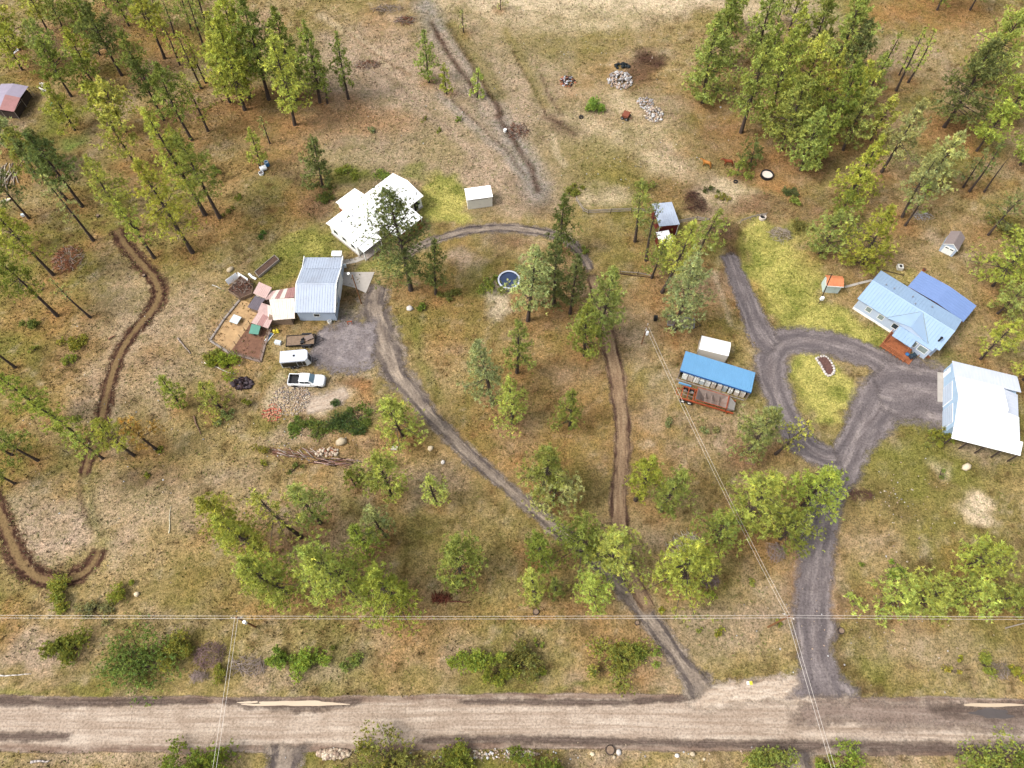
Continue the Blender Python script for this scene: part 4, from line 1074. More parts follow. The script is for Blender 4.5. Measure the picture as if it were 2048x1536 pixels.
# ---- tarp-roofed shelter at the left edge
a = P(-8, 236)
R = empty('tarp_shelter', (a.x, a.y, 0), radians(-6), 'shelter under grey and pink tarps at the left edge among pines', 'shelter')
w_, d_ = 5.6, 7.0
zs = {(0, 0): 2.1, (1, 0): 2.3, (2, 0): 2.0, (0, 1): 2.5, (1, 1): 2.9, (2, 1): 2.4, (0, 2): 2.3, (1, 2): 2.6, (2, 2): 2.2}
for i in range(2):
    for j in range(2):
        pts = [(i * w_ / 2 - .6, j * d_ / 2, zs[i, j]), ((i + 1) * w_ / 2 - .6, j * d_ / 2, zs[i + 1, j]), ((i + 1) * w_ / 2 - .6, (j + 1) * d_ / 2, zs[i + 1, j + 1]), (i * w_ / 2 - .6, (j + 1) * d_ / 2, zs[i, j + 1])]
        MB().add([pts[0], pts[1], pts[2], pts[3]] + [(x, y, z - .03) for x, y, z in pts], [(0, 1, 2), (0, 2, 3), (6, 5, 4), (7, 6, 4), (0, 4, 5, 1), (1, 5, 6, 2), (2, 6, 7, 3), (3, 7, 4, 0)]).build('tarp', 'tarp_grey' if (i, j) != (1, 0) else 'tarp_red', R)
for x in (-.5, 2.2, 4.9):
    for y in (.1, 3.5, 6.9):
        MB().tube((x, y, 0), (x, y, 2.05), .05).build('post', 'grey_wood', R)
MB().bb(-.5, 4.6, .3, 6.6, .02, 1.6).build('stored_goods', 'dark_wood', R)
for y in (0.05, 3.4, 6.8):
    MB().tube((4.95, y, 1.95), (4.95, y + (.2 if y > 3 else 3), 1.9), .04).build('rail', 'grey_wood', R)

# ---- chicken coops with patchwork sheet roofs
def sheet_roof(root, q, cols, z0, z1, mats, th=.04):
    """q: four local corners e0,e1,r1,r0; one object per sheet"""
    e0, e1, r1, r0 = q
    n = len(mats)
    for i, m_ in enumerate(mats):
        t0, t1 = i / n + .004, (i + 1) / n - .004
        dz = .012 * (i % 2) + random.uniform(0, .01)
        pts = [Vector((*e0.lerp(e1, t0).xy, z0 + dz)), Vector((*e0.lerp(e1, t1).xy, z0 + dz)), Vector((*r0.lerp(r1, t1).xy, z1 + dz)), Vector((*r0.lerp(r1, t0).xy, z1 + dz))]
        nrm = (pts[1] - pts[0]).cross(pts[2] - pts[0])
        s = MB().slab(pts if nrm.z > 0 else pts[::-1], th).build('roof_sheet', m_, root)
        MB().ribs(pts[0], pts[1], pts[2], pts[3], .3, .07, .03).build('rib', m_, s)
def px_local(root, pts, z):
    return [local(root, P(x, y, z)) for x, y in pts]
a = P(546, 639)
R = empty('chicken_coop', (a.x, a.y, 0), 0, 'long coop with cream and rose sheet roof against the grey garage', 'coop')
q = px_local(R, [(539, 600), (589, 598), (589, 635.6), (546, 639)], 2.0)
sheet_roof(R, (q[3], q[2], q[1], q[0]), 6, 1.8, 2.25, ['cream_panel'] * 6)
q2 = px_local(R, [(543.6, 581), (591, 573), (589, 597), (531, 601)], 2.0)
sheet_roof(R, (q2[0], q2[1], q2[2], q2[3]), 6, 1.85, 2.27, ['pink_panel', 'cream_panel', 'rose_panel', 'cream_panel', 'rose_panel', 'rose_panel'])
xs0, xs1 = q[0].x + .3, q[1].x - .15
MB().bb(xs0, xs1, q[3].y + .25, q2[0].y - .3, 0, 1.7).build('wall', 'weathered_wood', R)
a = P(519, 600)
R = empty('chicken_coop', (a.x, a.y, 0), 0, 'square coop with plain pink sheet roof beside the compost bin', 'coop')
q = px_local(R, [(505.8, 585.5), (531, 597), (544.5, 576.7), (519, 565)], 2.1)
sheet_roof(R, (q[0], q[1], q[2], q[3]), 1, 2.0, 2.3, ['pink_panel'] * 2)
cq = sum((Vector(v) for v in q), Vector()) / 4
MB().slab([Vector((*(cq.lerp(v, .85)).xy, 1.9)) for v in q], 1.9).build('wall', 'cream_panel', R)
a = P(513, 615)
R = empty('lean_to_coop', (a.x, a.y, 0), 0, 'low coop under dark slate corrugated sheets by the fenced pen', 'coop')
q = px_local(R, [(494.4, 613.6), (513.7, 620.6), (531, 599.5), (511, 592.5)], 1.5)
sheet_roof(R, (q[0], q[1], q[2], q[3]), 3, 1.4, 1.7, ['slate_panel'] * 3)
cq = sum((Vector(v) for v in q), Vector()) / 4
MB().slab([Vector((*(cq.lerp(v, .82)).xy, 1.3)) for v in q], 1.3).build('wall', 'weathered_wood', R)
a = P(525, 640)
R = empty('chicken_run', (a.x, a.y, 0), 0, 'run roofed with overlapping pink sheets at the head of the pen', 'coop')
q = px_local(R, [(502, 645), (536, 656), (547, 636), (519, 622)], 1.5)
sheet_roof(R, (q[0], q[1], q[2], q[3]), 3, 1.4, 1.6, ['pink_panel', 'rose_panel', 'pink_panel'])
q_ = px_local(R, [(515, 622), (545, 637), (541, 612), (524, 606)], 1.7)
sheet_roof(R, (q_[0], q_[1], q_[2], q_[3]), 3, 1.66, 1.78, ['pink_panel', 'pink_panel', 'cream_panel'])
cq = sum((Vector(v) for v in q), Vector()) / 4
for v in q:
    e = cq.lerp(v, .9)
    MB().tube((e.x, e.y, 0), (e.x, e.y, 1.35), .05).build('post', 'weathered_wood', R)
MB().slab([Vector((*(cq.lerp(v, .7)).xy, 1.2)) for v in q], 1.2).build('wall', 'weathered_wood', R)
a = P(513, 668)
R = empty('nest_box', (a.x, a.y, 0), radians(-8), 'teal-roofed hen house standing inside the pen', 'hen house')
MB().bb(-.65, .65, -.4, .9, 0, .95).build('wall', 'weathered_wood', R)
MB().slab([(-.8, -.6, .98), (.8, -.6, .98), (.8, 1.1, 1.18), (-.8, 1.1, 1.18)], .05).build('roof', 'teal_panel', R)
MB().bb(-.2, .2, -.44, -.401, .1, .6).build('door', 'dark_wood', R)
a = P(472, 645)
R = empty('low_shelter', (a.x, a.y, 0), radians(-22), 'low shelter with pale blue-white sheet roof in the bare pen', 'shelter')
MB().slab([(-.75, -.5, .62), (.75, -.5, .62), (.75, .95, .72), (-.75, .95, .72)], .04).build('roof', 'pale_blue_panel', R)
for x in (-.65, .65):
    for y in (-.4, .85):
        MB().bb(x - .04, x + .04, y - .04, y + .04, 0, .57).build('leg', 'weathered_wood', R)

# ---- poultry pen fence
def fence(name, pts, h, gap, label, post='weathered_wood', rails=(), railmat='grey_wood', wires=(), board=None):
    pw = [P(*p) for p in pts]
    R = empty(name, pw[0], 0, label, 'fence')
    for a, b in zip(pw[:-1], pw[1:]):
        a, b = a - pw[0], b - pw[0]
        n = max(1, round((b - a).length / gap))
        for i in range(n):
            p = a.lerp(b, i / n)
            MB().tube(p, p + Vector((0, 0, h)), .06, .05, 6).build('post', post, R)
        for z in rails:
            for i in range(n):
                p, q = a.lerp(b, i / n), a.lerp(b, (i + 1) / n)
                d = (q - p).normalized()
                m_ = MB()
                c = (p + q) / 2 + Vector((0, 0, z))
                m_.box(c, ((q - p).length - .02, .05, .14), atan2(d.y, d.x)).build('rail', railmat, R)
        for z in wires:
            MB().tube(a + Vector((0, 0, z)), b + Vector((0, 0, z)), .012, n=4).build('wire', 'lattice_wire', R)
        if board:
            d = (b - a).normalized()
            MB().box((a + b) / 2 + Vector((0, 0, .12)), ((b - a).length, .3, .24), atan2(d.y, d.x)).build('kick_board', board, R)
    e = pw[-1] - pw[0]
    MB().tube(e, e + Vector((0, 0, h)), .06, .05, 6).build('post', post, R)
    return R
fence('pen_fence', [(480, 601), (448, 640), (420.5, 682), (459, 706.7)], 1.3, 1.6, 'wire and post fence round the bare yellow half of the poultry pen', wires=(.3, .6, .9, 1.2), board='grey_wood')
fence('pen_fence', [(459, 706.7), (521.6, 724), (531, 690), (543, 656)], 1.2, 1.4, 'brown board fence round the dark soil half of the poultry pen', wires=(.5, .8, 1.1), board='rust_grey')
fence('pen_fence', [(500, 648), (462, 704)], 1.1, 1.6, 'low wire divider between the two halves of the poultry pen', wires=(.3, .6, .9))
fence('paddock_fence', [(1176, 429), (1221, 427), (1262, 425), (1312, 428)], 1.3, 3.6, 'rail fence left of the red horse shed', 'dark_wood', rails=(.5, .85, 1.15))
fence('paddock_fence', [(1352, 450), (1392, 442), (1416, 446)], 1.3, 3.2, 'grey rail fence right of the red horse shed', 'dark_wood', rails=(.5, .85, 1.15))
fence('paddock_fence', [(1480, 447), (1500, 440), (1512, 437), (1530, 434)], 1.2, 2.6, 'sagging rail fence beside the wash tub', 'grey_wood', rails=(.7, 1.0))
fence('paddock_fence', [(1152, 402), (1166, 424), (1176, 429)], 1.2, 3.2, 'leaning gate rails at the paddock corner', 'grey_wood', rails=(.5, 1.0))
fence('field_fence', [(1240, 547), (1275, 549), (1306, 556)], 1.0, 3.4, 'low dark rail fence among the pines below the red sheds', 'dark_wood', rails=(.55,))
fence('yard_fence', [(1712, 525), (1760, 540), (1806, 552)], .5, 4, 'low dark timber edging on the slope behind the blue house', 'dark_wood', rails=(.2,), railmat='dark_wood')

# ================================================================= VEHICLES AND YARD THINGS
def wheel(root, c, r, w, rim='steel'):
    n = 18
    t_ = MB()
    prof = [(r * .58, -w / 2), (r * .9, -w / 2), (r, -w * .32), (r, w * .32), (r * .9, w / 2), (r * .58, w / 2)]
    vs, fs = [], []
    for i in range(n):
        a = 2 * pi * i / n
        vs += [(c[0] + q * cos(a), c[1] + y, c[2] + q * sin(a)) for q, y in prof]
    k = len(prof)
    for i in range(n):
        j = (i + 1) % n
        fs += [(i * k + m_, j * k + m_, j * k + (m_ + 1) % k, i * k + (m_ + 1) % k) for m_ in range(k)]
    t_.add(vs, fs)
    o = bpy.data.objects.new('wheel', None)
    COL.objects.link(o)
    o.parent = root
    t_.build('tyre', 'tyre', o, smooth=True)
    h = MB()
    h.tube((c[0], c[1] - w * .36, c[2]), (c[0], c[1] + w * .36, c[2]), r * .6, n=14)
    h.tube((c[0], c[1] - w * .5, c[2]), (c[0], c[1] + w * .5, c[2]), r * .2, n=8)
    h.build('rim', rim, o)
    return o
# ---- white pickup
a, b = P(577.5, 775), P(651, 777)
R = empty('pickup_truck', a, atan2(b.y - a.y, b.x - a.x), 'white crew-cab pickup parked beside the cargo trailer', 'pickup truck')
LT, WT = 5.85, 1.95
def loft(secs):
    """secs: list of (x, [(y,z)...]) rings"""
    m_ = MB()
    n = len(secs[0][1])
    vs = [(x, y, z) for x, r in secs for y, z in r]
    fs = [tuple(range(n))[::-1], tuple(range((len(secs) - 1) * n, len(secs) * n))]
    for i in range(len(secs) - 1):
        fs += [(i * n + j, i * n + (j + 1) % n, (i + 1) * n + (j + 1) % n, (i + 1) * n + j) for j in range(n)]
    return m_.add(vs, fs)
def ring(y0, y1, z0, z1, inset=.0):
    return [(y0, z0), (y1, z0), (y1, z1 - .12), (y1 - inset - .06, z1), (y0 + inset + .06, z1), (y0, z1 - .12)]
loft([(1.75, ring(.02, WT - .02, .42, 1.08)), (4.0, ring(.02, WT - .02, .42, 1.08)), (4.15, ring(.02, WT - .02, .42, 1.12)), (5.3, ring(.03, WT - .03, .42, 1.06)), (5.62, ring(.12, WT - .12, .45, .98, .1)), (5.74, ring(.28, WT - .28, .5, .86, .12))]).build('body', 'truck_white', R, bevel=.03, smooth=False)
loft([(1.82, ring(.1, WT - .1, 1.081, 1.12, .02)), (2.0, ring(.2, WT - .2, 1.081, 1.86, .06)), (2.5, ring(.2, WT - .2, 1.081, 1.9, .06)), (3.5, ring(.2, WT - .2, 1.081, 1.88, .06)), (4.18, ring(.12, WT - .12, 1.081, 1.16, .02))]).build('cab', 'truck_white', R, bevel=.02)
bed = MB()
bed.bb(.06, 1.749, .02, .12, .42, 1.16).bb(.06, 1.749, WT - .12, WT - .02, .42, 1.16).bb(.02, .1, .121, WT - .121, .46, 1.14).bb(.1, 1.749, .121, WT - .121, .42, .62)
bed.build('bed', 'truck_white', R, bevel=.015)
MB().bb(.101, 1.748, .122, WT - .122, .621, .66).bb(.101, 1.748, .122, .16, .66, 1.1).bb(.101, 1.748, WT - .16, WT - .122, .66, 1.1).bb(1.70, 1.748, .161, WT - .161, .66, 1.08).build('bed_liner', 'black_plastic', R)
for i in range(7):
    y = .3 + i * .22
    MB().bb(.13, 1.68, y, y + .06, .661, .68).build('liner_rib', 'black_panel', R)
MB().add([(3.56, .28, 1.865), (3.56, WT - .28, 1.865), (4.12, WT - .2, 1.235), (4.12, .2, 1.235), (3.6, .28, 1.885), (3.6, WT - .28, 1.885), (4.17, WT - .2, 1.245), (4.17, .2, 1.245)], [(0, 3, 2, 1), (4, 5, 6, 7), (0, 1, 5, 4), (1, 2, 6, 5), (2, 3, 7, 6), (3, 0, 4, 7)]).build('windshield', 'glass_blue', R)
MB().add([(1.83, .3, 1.2), (1.83, WT - .3, 1.2), (1.97, WT - .34, 1.78), (1.97, .34, 1.78), (1.80, .3, 1.22), (1.80, WT - .3, 1.22), (1.94, WT - .34, 1.8), (1.94, .34, 1.8)], [(0, 1, 2, 3), (7, 6, 5, 4), (0, 4, 5, 1), (1, 5, 6, 2), (2, 6, 7, 3), (3, 7, 4, 0)]).build('rear_window', 'glass_dark', R)
for s_ in (0, 1):
    for xa, xb, xt in ((2.1, 2.78, 0), (2.88, 3.72, -.28)):
        yb_, yt = (.135, .205) if s_ == 0 else (WT - .135, WT - .205)
        e = -.02 if s_ == 0 else .02
        v = [(xa, yb_ + .03 * (1 if s_ else -1) * 0, 1.25), (xb, yb_, 1.25), (xb + xt, yt, 1.74), (xa + .04, yt, 1.74)]
        vv = [(x, y + e, z) for x, y, z in v]
        MB().add(v + vv, [(0, 1, 2, 3), (7, 6, 5, 4), (0, 4, 5, 1), (1, 5, 6, 2), (2, 6, 7, 3), (3, 7, 4, 0)]).build('side_window', 'glass_dark', R)
    y = -.06 if s_ == 0 else WT + .06
    MB().box((3.85, y, 1.25), (.12, .16, .2)).build('mirror', 'black_plastic', R)
    ya = .1 if s_ == 0 else WT - .4
    MB().bb(5.62, 5.72, ya + .06, ya + .3, .72, .88).build('headlight', 'glass_grey', R)
    MB().bb(0, .02, ya + .03, ya + .2, .75, 1.0).build('tail_light', 'tarp_red', R)
for x in (1.05, 4.75):
    for y in (.14, WT - .14):
        wheel(R, (x, y, .39), .39, .26)
        yy = (-.015, .02) if y < 1 else (WT - .02, WT + .015)
        MB().bb(x - .5, x + .5, yy[0], yy[1], .36, .62).build('wheel_arch', 'black_plastic', R)
MB().bb(5.7, 5.86, .2, WT - .2, .38, .6).build('front_bumper', 'steel', R, bevel=.03)
MB().bb(-.1, .019, .1, WT - .1, .45, .62).build('rear_bumper', 'steel', R, bevel=.02)
for y in (.5, .95, 1.4):
    MB().bb(1.752, 1.79, y, y + .05, 1.09, 1.5).build('headache_rack', 'white_metal', R)
# ---- white enclosed trailer with black lower sides
a, ang, L, W = rect((559.4, 725), (605, 720.8), (559.4, 705), 2.25)
R = empty('cargo_trailer', (a.x, a.y, 0), ang, 'white-roofed enclosed cargo trailer with black sides next to the pickup', 'trailer')
L, W = 4.5, 2.0
MB().add([(0, 0, .5), (L - .6, 0, .5), (L - .6, W, .5), (0, W, .5), (0, 0, 2.2), (L - .6, 0, 2.2), (L - .6, W, 2.2), (0, W, 2.2), (L, .35, .5), (L, W - .35, .5), (L - .25, .35, 2.2), (L - .25, W - .35, 2.2)],
         [(3, 2, 9, 8, 1, 0), (4, 5, 10, 11, 7), (5, 11, 10), (11, 6, 7), (0, 1, 5, 4), (1, 8, 10, 5), (8, 9, 11, 10), (9, 2, 6, 11), (2, 3, 7, 6), (3, 0, 4, 7)][:1] +
         [(4, 5, 10, 11, 6, 7), (0, 1, 5, 4), (1, 8, 10, 5), (8, 9, 11, 10), (9, 2, 6, 11), (2, 3, 7, 6), (3, 0, 4, 7)]).build('body', 'white_metal', R)
MB().slab([(-.03, -.03, 2.26), (L - .6, -.03, 2.26), (L - .22, .32, 2.26), (L - .22, W - .32, 2.26), (L - .6, W + .03, 2.26), (-.03, W + .03, 2.26)], .058).build('roof', 'shop_grey_roof', R)
for x in (.02, 1.9, L - .62):
    MB().bb(x, x + .06, 0, W, 2.262, 2.28).build('roof_seam', 'white_metal', R)
MB().bb(2.0, 2.3, W / 2 - .15, W / 2 + .15, 2.285, 2.34).build('roof_hatch', 'black_plastic', R)
for y0, y1 in ((-.03, -.005), (W + .005, W + .03)):
    MB().bb(.1, 2.45, y0, y1, .62, 1.95).build('side_panel', 'black_panel', R)
    MB().bb(2.53, 3.3, y0, y1, .62, 1.95).build('side_door', 'black_panel', R)
    MB().bb(3.36, 3.84, y0, y1, .62, 1.95).build('side_panel', 'black_panel', R)
MB().add([(L + .012, .5, .7), (L + .012, W - .5, .7), (L - .19, W - .5, 1.9), (L - .19, .5, 1.9), (L - .02, .5, .7), (L - .02, W - .5, .7), (L - .22, W - .5, 1.9), (L - .22, .5, 1.9)], [(0, 1, 2, 3), (7, 6, 5, 4), (0, 4, 5, 1), (1, 5, 6, 2), (2, 6, 7, 3), (3, 7, 4, 0)]).build('nose_panel', 'black_panel', R)
for x in (1.5, 2.25):
    for y in (-.06, W + .06):
        wheel(R, (x, y, .33), .33, .2)
for s_ in (.5, W - .5):
    MB().tube((L - .1, s_, .5), (L + 1.1, W / 2, .48), .04).build('tongue', 'black_plastic', R)
MB().tube((L + .9, W / 2, 0), (L + .9, W / 2, .75), .035).build('jack', 'steel', R)
# ---- black flatbed trailer with a steel box
a, b = P(573.5, 697), P(632, 693)
R = empty('utility_trailer', a, atan2(b.y - a.y, b.x - a.x), 'black flatbed trailer with wooden deck parked above the cargo trailer', 'trailer')
L, W = 4.7, 2.0
for i in range(7):
    MB().bb(.06, L - .06, .06 + i * (W - .12) / 7, .06 + (i + .93) * (W - .12) / 7, .58, .64).build('deck_plank', 'weathered_wood', R)
fr = MB().bb(0, L, 0, .06, .45, .8).bb(0, L, W - .06, W, .45, .8).bb(0, .06, .06, W - .06, .45, .72).bb(L - .06, L, .06, W - .06, .45, .95)
fr.build('frame', 'black_plastic', R)
for s_ in (.1, W - .1):
    MB().tube((L, s_, .5), (L + 1.5, W / 2, .5), .05).build('tongue', 'black_plastic', R)
    wheel(R, (2.9, -.14 if s_ < 1 else W + .14, .34), .34, .2)
    wheel(R, (3.7, -.14 if s_ < 1 else W + .14, .34), .34, .2)
    MB().bb(2.5, 4.1, (-.27 if s_ < 1 else W + .02), (-.02 if s_ < 1 else W + .27), .72, .76).build('fender', 'black_plastic', R)
MB().tube((L + 1.2, W / 2, 0), (L + 1.2, W / 2, .8), .04).build('jack', 'black_plastic', R)
e = empty('steel_plate', R.location, R.rotation_euler.z, 'tilted pale steel plate lying on the black flatbed trailer', 'plate')
MB().box((3.75, 1.25, .93), (1.35, .8, .05), radians(24), radians(8)).build('plate', 'rust_grey', e)
MB().box((3.75, 1.25, .78), (1.0, .5, .24), radians(24)).build('block', 'black_plastic', e)
e = empty('winch', R.location, R.rotation_euler.z, 'black machine parts heaped on the flatbed trailer beside the steel plate', 'machine parts')
MB().box((2.7, .5, .8), (.6, .5, .32), .3).tube((2.3, .3, .7), (3.2, .9, 1.0), .06).build('housing', 'black_plastic', e)
MB().tube((2.5, .9, .82), (2.9, 1.3, .82), .16, n=10).build('drum', 'black_panel', e)
# ---- rusty orange belly-dump trailer
a, b = P(1357, 803), P(1449, 830)
R = empty('dump_trailer', a, atan2(b.y - a.y, b.x - a.x), 'rusty orange belly-dump trailer with open hopper below the blue pole shed', 'trailer')
L, W = 8.3, 2.3
MB().bb(0, L, 0, .12, .95, 1.3).bb(0, L, W - .12, W, .95, 1.3).build('frame_rail', 'rust_orange', R)
for x in (.02, .95, 1.9):
    MB().bb(x, x + .12, .12, W - .12, 1.0, 1.28).build('cross_member', 'rust_orange', R)
for y in (.8, 1.4):
    MB().bb(.141, .949, y, y + .1, 1.05, 1.2).bb(1.071, 1.899, y, y + .1, 1.05, 1.2).build('cross_member', 'rust_grey', R)
MB().bb(-.7, .0, .55, .63, 1.0, 1.1).bb(-.7, .0, 1.65, 1.73, 1.0, 1.1).bb(-.78, -.7, .55, 1.73, 1.0, 1.1).build('rear_bumper', 'rust_orange', R)
xs0, xs1, zt = 2.1, 7.0, 2.1
def hop(o):
    return [(xs0 + o, o, zt), (xs1 - o, o, zt), (xs1 - o, W - o, zt), (xs0 + o, W - o, zt)]
bot = [(3.6, .8, .55), (5.6, .8, .55), (5.6, W - .8, .55), (3.6, W - .8, .55)]
tp, ti = hop(0), hop(.08)
bi = [(x, y, .62) for x, y, z in bot]
MB().add(tp + bot, [(i, 4 + i, 4 + (i + 1) % 4, (i + 1) % 4) for i in range(4)] + [(4, 7, 6, 5)]).build('hopper', 'rust_orange', R)
MB().add(ti + [(x * .98 + .09, y * .96 + W * .02, z) for x, y, z in bi], [(i, (i + 1) % 4, 4 + (i + 1) % 4, 4 + i) for i in range(4)] + [(4, 5, 6, 7)]).build('hopper_lining', 'rust_grey', R)
MB().add(tp + ti, [(i, (i + 1) % 4, 4 + (i + 1) % 4, 4 + i) for i in range(4)]).build('hopper_rim', 'rust_orange', R)
for x in (3.5, 4.5, 5.6):
    MB().add([(x, .25, 1.7), (x + .12, .25, 1.7), (x + .12, W - .25, 1.7), (x, W - .25, 1.7), (x, .3, 1.55), (x + .12, .3, 1.55), (x + .12, W - .3, 1.55), (x, W - .3, 1.55)], [(0, 1, 2, 3), (7, 6, 5, 4), (0, 4, 5, 1), (1, 5, 6, 2), (2, 6, 7, 3), (3, 7, 4, 0)]).build('baffle', 'rust_grey', R)
MB().bb(xs1 + .001, xs1 + .12, .0, W, 1.3, 2.35).build('headboard', 'rust_brown', R)
MB().add([(xs1 + .13, .1, 2.2), (L, .5, 1.4), (L, W - .5, 1.4), (xs1 + .13, W - .1, 2.2), (xs1 + .13, .1, 1.3), (L, .5, 1.3), (L, W - .5, 1.3), (xs1 + .13, W - .1, 1.3)], [(0, 1, 2, 3), (7, 6, 5, 4), (0, 4, 5, 1), (1, 5, 6, 2), (2, 6, 7, 3), (3, 7, 4, 0)]).build('front_apron', 'concrete', R)
for x in (.5, 1.6):
    for y in (.1, W - .1):
        wheel(R, (x, y, .5), .5, .4, 'white_paint')
for y in (.3, W - .3):
    MB().bb(7.4, 7.55, y - .06, y + .06, 0, 1.3).build('landing_leg', 'rust_orange', R)
# ---- silver trailer with a wood deck under the pale pine
a, b = P(1333, 655), P(1392, 655)
R = empty('utility_trailer', a, radians(-8), 'silver-sided utility trailer with worn wooden deck beside the pale pine', 'trailer')
L, W = 4.4, 1.9
for i in range(7):
    MB().bb(.07, L - .07, .07 + i * (W - .14) / 7, .07 + (i + .93) * (W - .14) / 7, .55, .6).build('deck_plank', 'rust_grey', R)
MB().bb(0, L, 0, .06, .5, .95).bb(0, L, W - .06, W, .5, .95).bb(L - .06, L, .061, W - .061, .5, .95).bb(0, .06, .061, W - .061, .5, .75).build('side_board', 'steel', R)
for y in (-.12, W + .12):
    wheel(R, (2.4, y, .33), .33, .2)
    MB().bb(1.95, 2.85, min(y, y * .2), max(y, y * .2), .7, .74).build('fender', 'steel', R) if y < 0 else MB().bb(1.95, 2.85, W + .01, W + .24, .7, .74).build('fender', 'steel', R)
for s_ in (.1, W - .1):
    MB().tube((L, s_, .5), (L + 1.1, W / 2, .5), .045).build('tongue', 'black_plastic', R)

# ---- pool
c = P(1018, 566)
R = empty('swimming_pool', c, 0, 'round above-ground pool with dark blue cover on the sand patch', 'pool')
MB().ring((0, 0, 0), 1.85, 1.72, .95, 32).build('wall', 'steel', R)
MB().ring((0, 0, .951), 1.92, 1.66, .06, 32).build('rim', 'shop_grey_roof', R)
MB().disc((0, 0, .02), 1.715, .8, 32).build('water', 'pool_water', R)
for i in range(10):
    a_ = 2 * pi * i / 10
    MB().box((1.90 * cos(a_), 1.90 * sin(a_), .47), (.08, .12, .94), a_).build('upright', 'steel', R)

# ---- garden beds
def bed(name, pts, h, label, board, t_=.07, fill='soil', sticks=0, seed=1):
    pw = [P(*p) for p in pts]
    R = empty(name, pw[0], 0, label, 'garden bed')
    q = [p - pw[0] for p in pw]
    for a, b in zip(q, q[1:] + q[:1]):
        d = (b - a).normalized()
        MB().box((a + b) / 2 + Vector((0, 0, h / 2)), ((b - a).length - t_, t_, h), atan2(d.y, d.x)).build('board', board, R)
    c = sum(q, Vector()) / len(q)
    MB().slab([Vector((*(c.lerp(p, .95)).xy, h * .75)) for p in q], h * .7).build('soil', fill, R)
    return R, q
bed('raised_bed', [(511, 547), (519, 556), (559.5, 522), (550.5, 513.5)], .55, 'long narrow raised garden bed with pale boards on the lawn', 'grey_wood')
R, q = bed('compost_bin', [(459, 585), (484, 601), (506, 592), (508, 578), (484, 556)], .8, 'compost bin full of dead stalks beside the pink-roofed coop', 'weathered_wood')
for a, b in (((456, 569), (477, 554)), ((478, 553), (498, 566))):
    a, b = P(*a) - R.location, P(*b) - R.location
    d = (b - a).normalized()
    MB().box((a + b) / 2 + Vector((0, 0, .55)), ((b - a).length, .06, 1.1), atan2(d.y, d.x), radians(-18)).build('white_panel', 'white_metal', R)

# stone-edged flower bed in the drive loop
def blob(rs, c, r, fl=.65):
    """small rock: squashed, jittered icosahedron"""
    g = (1 + 5 ** .5) / 2
    vs = [(-1, g, 0), (1, g, 0), (-1, -g, 0), (1, -g, 0), (0, -1, g), (0, 1, g), (0, -1, -g), (0, 1, -g), (g, 0, -1), (g, 0, 1), (-g, 0, -1), (-g, 0, 1)]
    fs = [(0, 11, 5), (0, 5, 1), (0, 1, 7), (0, 7, 10), (0, 10, 11), (1, 5, 9), (5, 11, 4), (11, 10, 2), (10, 7, 6), (7, 1, 8), (3, 9, 4), (3, 4, 2), (3, 2, 6), (3, 6, 8), (3, 8, 9), (4, 9, 5), (2, 4, 11), (6, 2, 10), (8, 6, 7), (9, 8, 1)]
    a = rs.uniform(0, 6.28)
    sx, sy_ = rs.uniform(.7, 1.2), rs.uniform(.7, 1.2)
    out = []
    for x, y, z in vs:
        k = r / 1.9 * rs.uniform(.8, 1.2)
        x, y, z = x * k * sx, y * k * sy_, z * k * fl
        out.append((c[0] + x * cos(a) - y * sin(a), c[1] + x * sin(a) + y * cos(a), c[2] + z))
    return out, fs
def stone_mesh(name, items, cols, seed, mat='stone'):
    rs = random.Random(seed)
    V, Fc, T = [], [], []
    for c, r, fl in items:
        v, f = blob(rs, c, r, fl)
        o = len(V)
        V += v
        Fc += [tuple(i + o for i in t_) for t_ in f]
        col = rs.choice(cols)
        k = rs.uniform(.8, 1.2)
        T += [(col[0] * k, col[1] * k, col[2] * k, 1)] * len(v)
    return link(name, np_mesh(name, V, Fc, T), mat)
WHITE_ST = [lin(204, 202, 200, K), lin(180, 176, 174, K), lin(146, 138, 134, K), lin(180, 156, 136, K)]
TAN_ST = [lin(206, 190, 168, K), lin(190, 170, 146, K), lin(176, 152, 132, K), lin(150, 130, 116, K)]
pts = smooth([P(x, y) for x, y in ((1632, 717), (1642, 713), (1652, 714), (1660, 722), (1666, 732), (1668, 742), (1664, 749), (1656, 752), (1648, 744), (1643, 734), (1638, 726), (1632, 718))], .42)
c = sum(pts, Vector()) / len(pts)
R = empty('flower_bed', c, 0, 'curved mulch bed edged with white stones on the drive island', 'flower bed')
MB().add([(p.x - c.x, p.y - c.y, .12) for p in pts[:-1]] + [(p.x - c.x, p.y - c.y, 0) for p in pts[:-1]], [tuple(range(len(pts) - 1))]).build('mulch', 'mulch', R)
o = stone_mesh('edging_stones', [((p.x - c.x, p.y - c.y, .1), .27, .7) for p in pts], [lin(216, 208, 200, K), lin(196, 186, 178, K)], 4)
o.parent = R
o['kind'] = 'stuff'

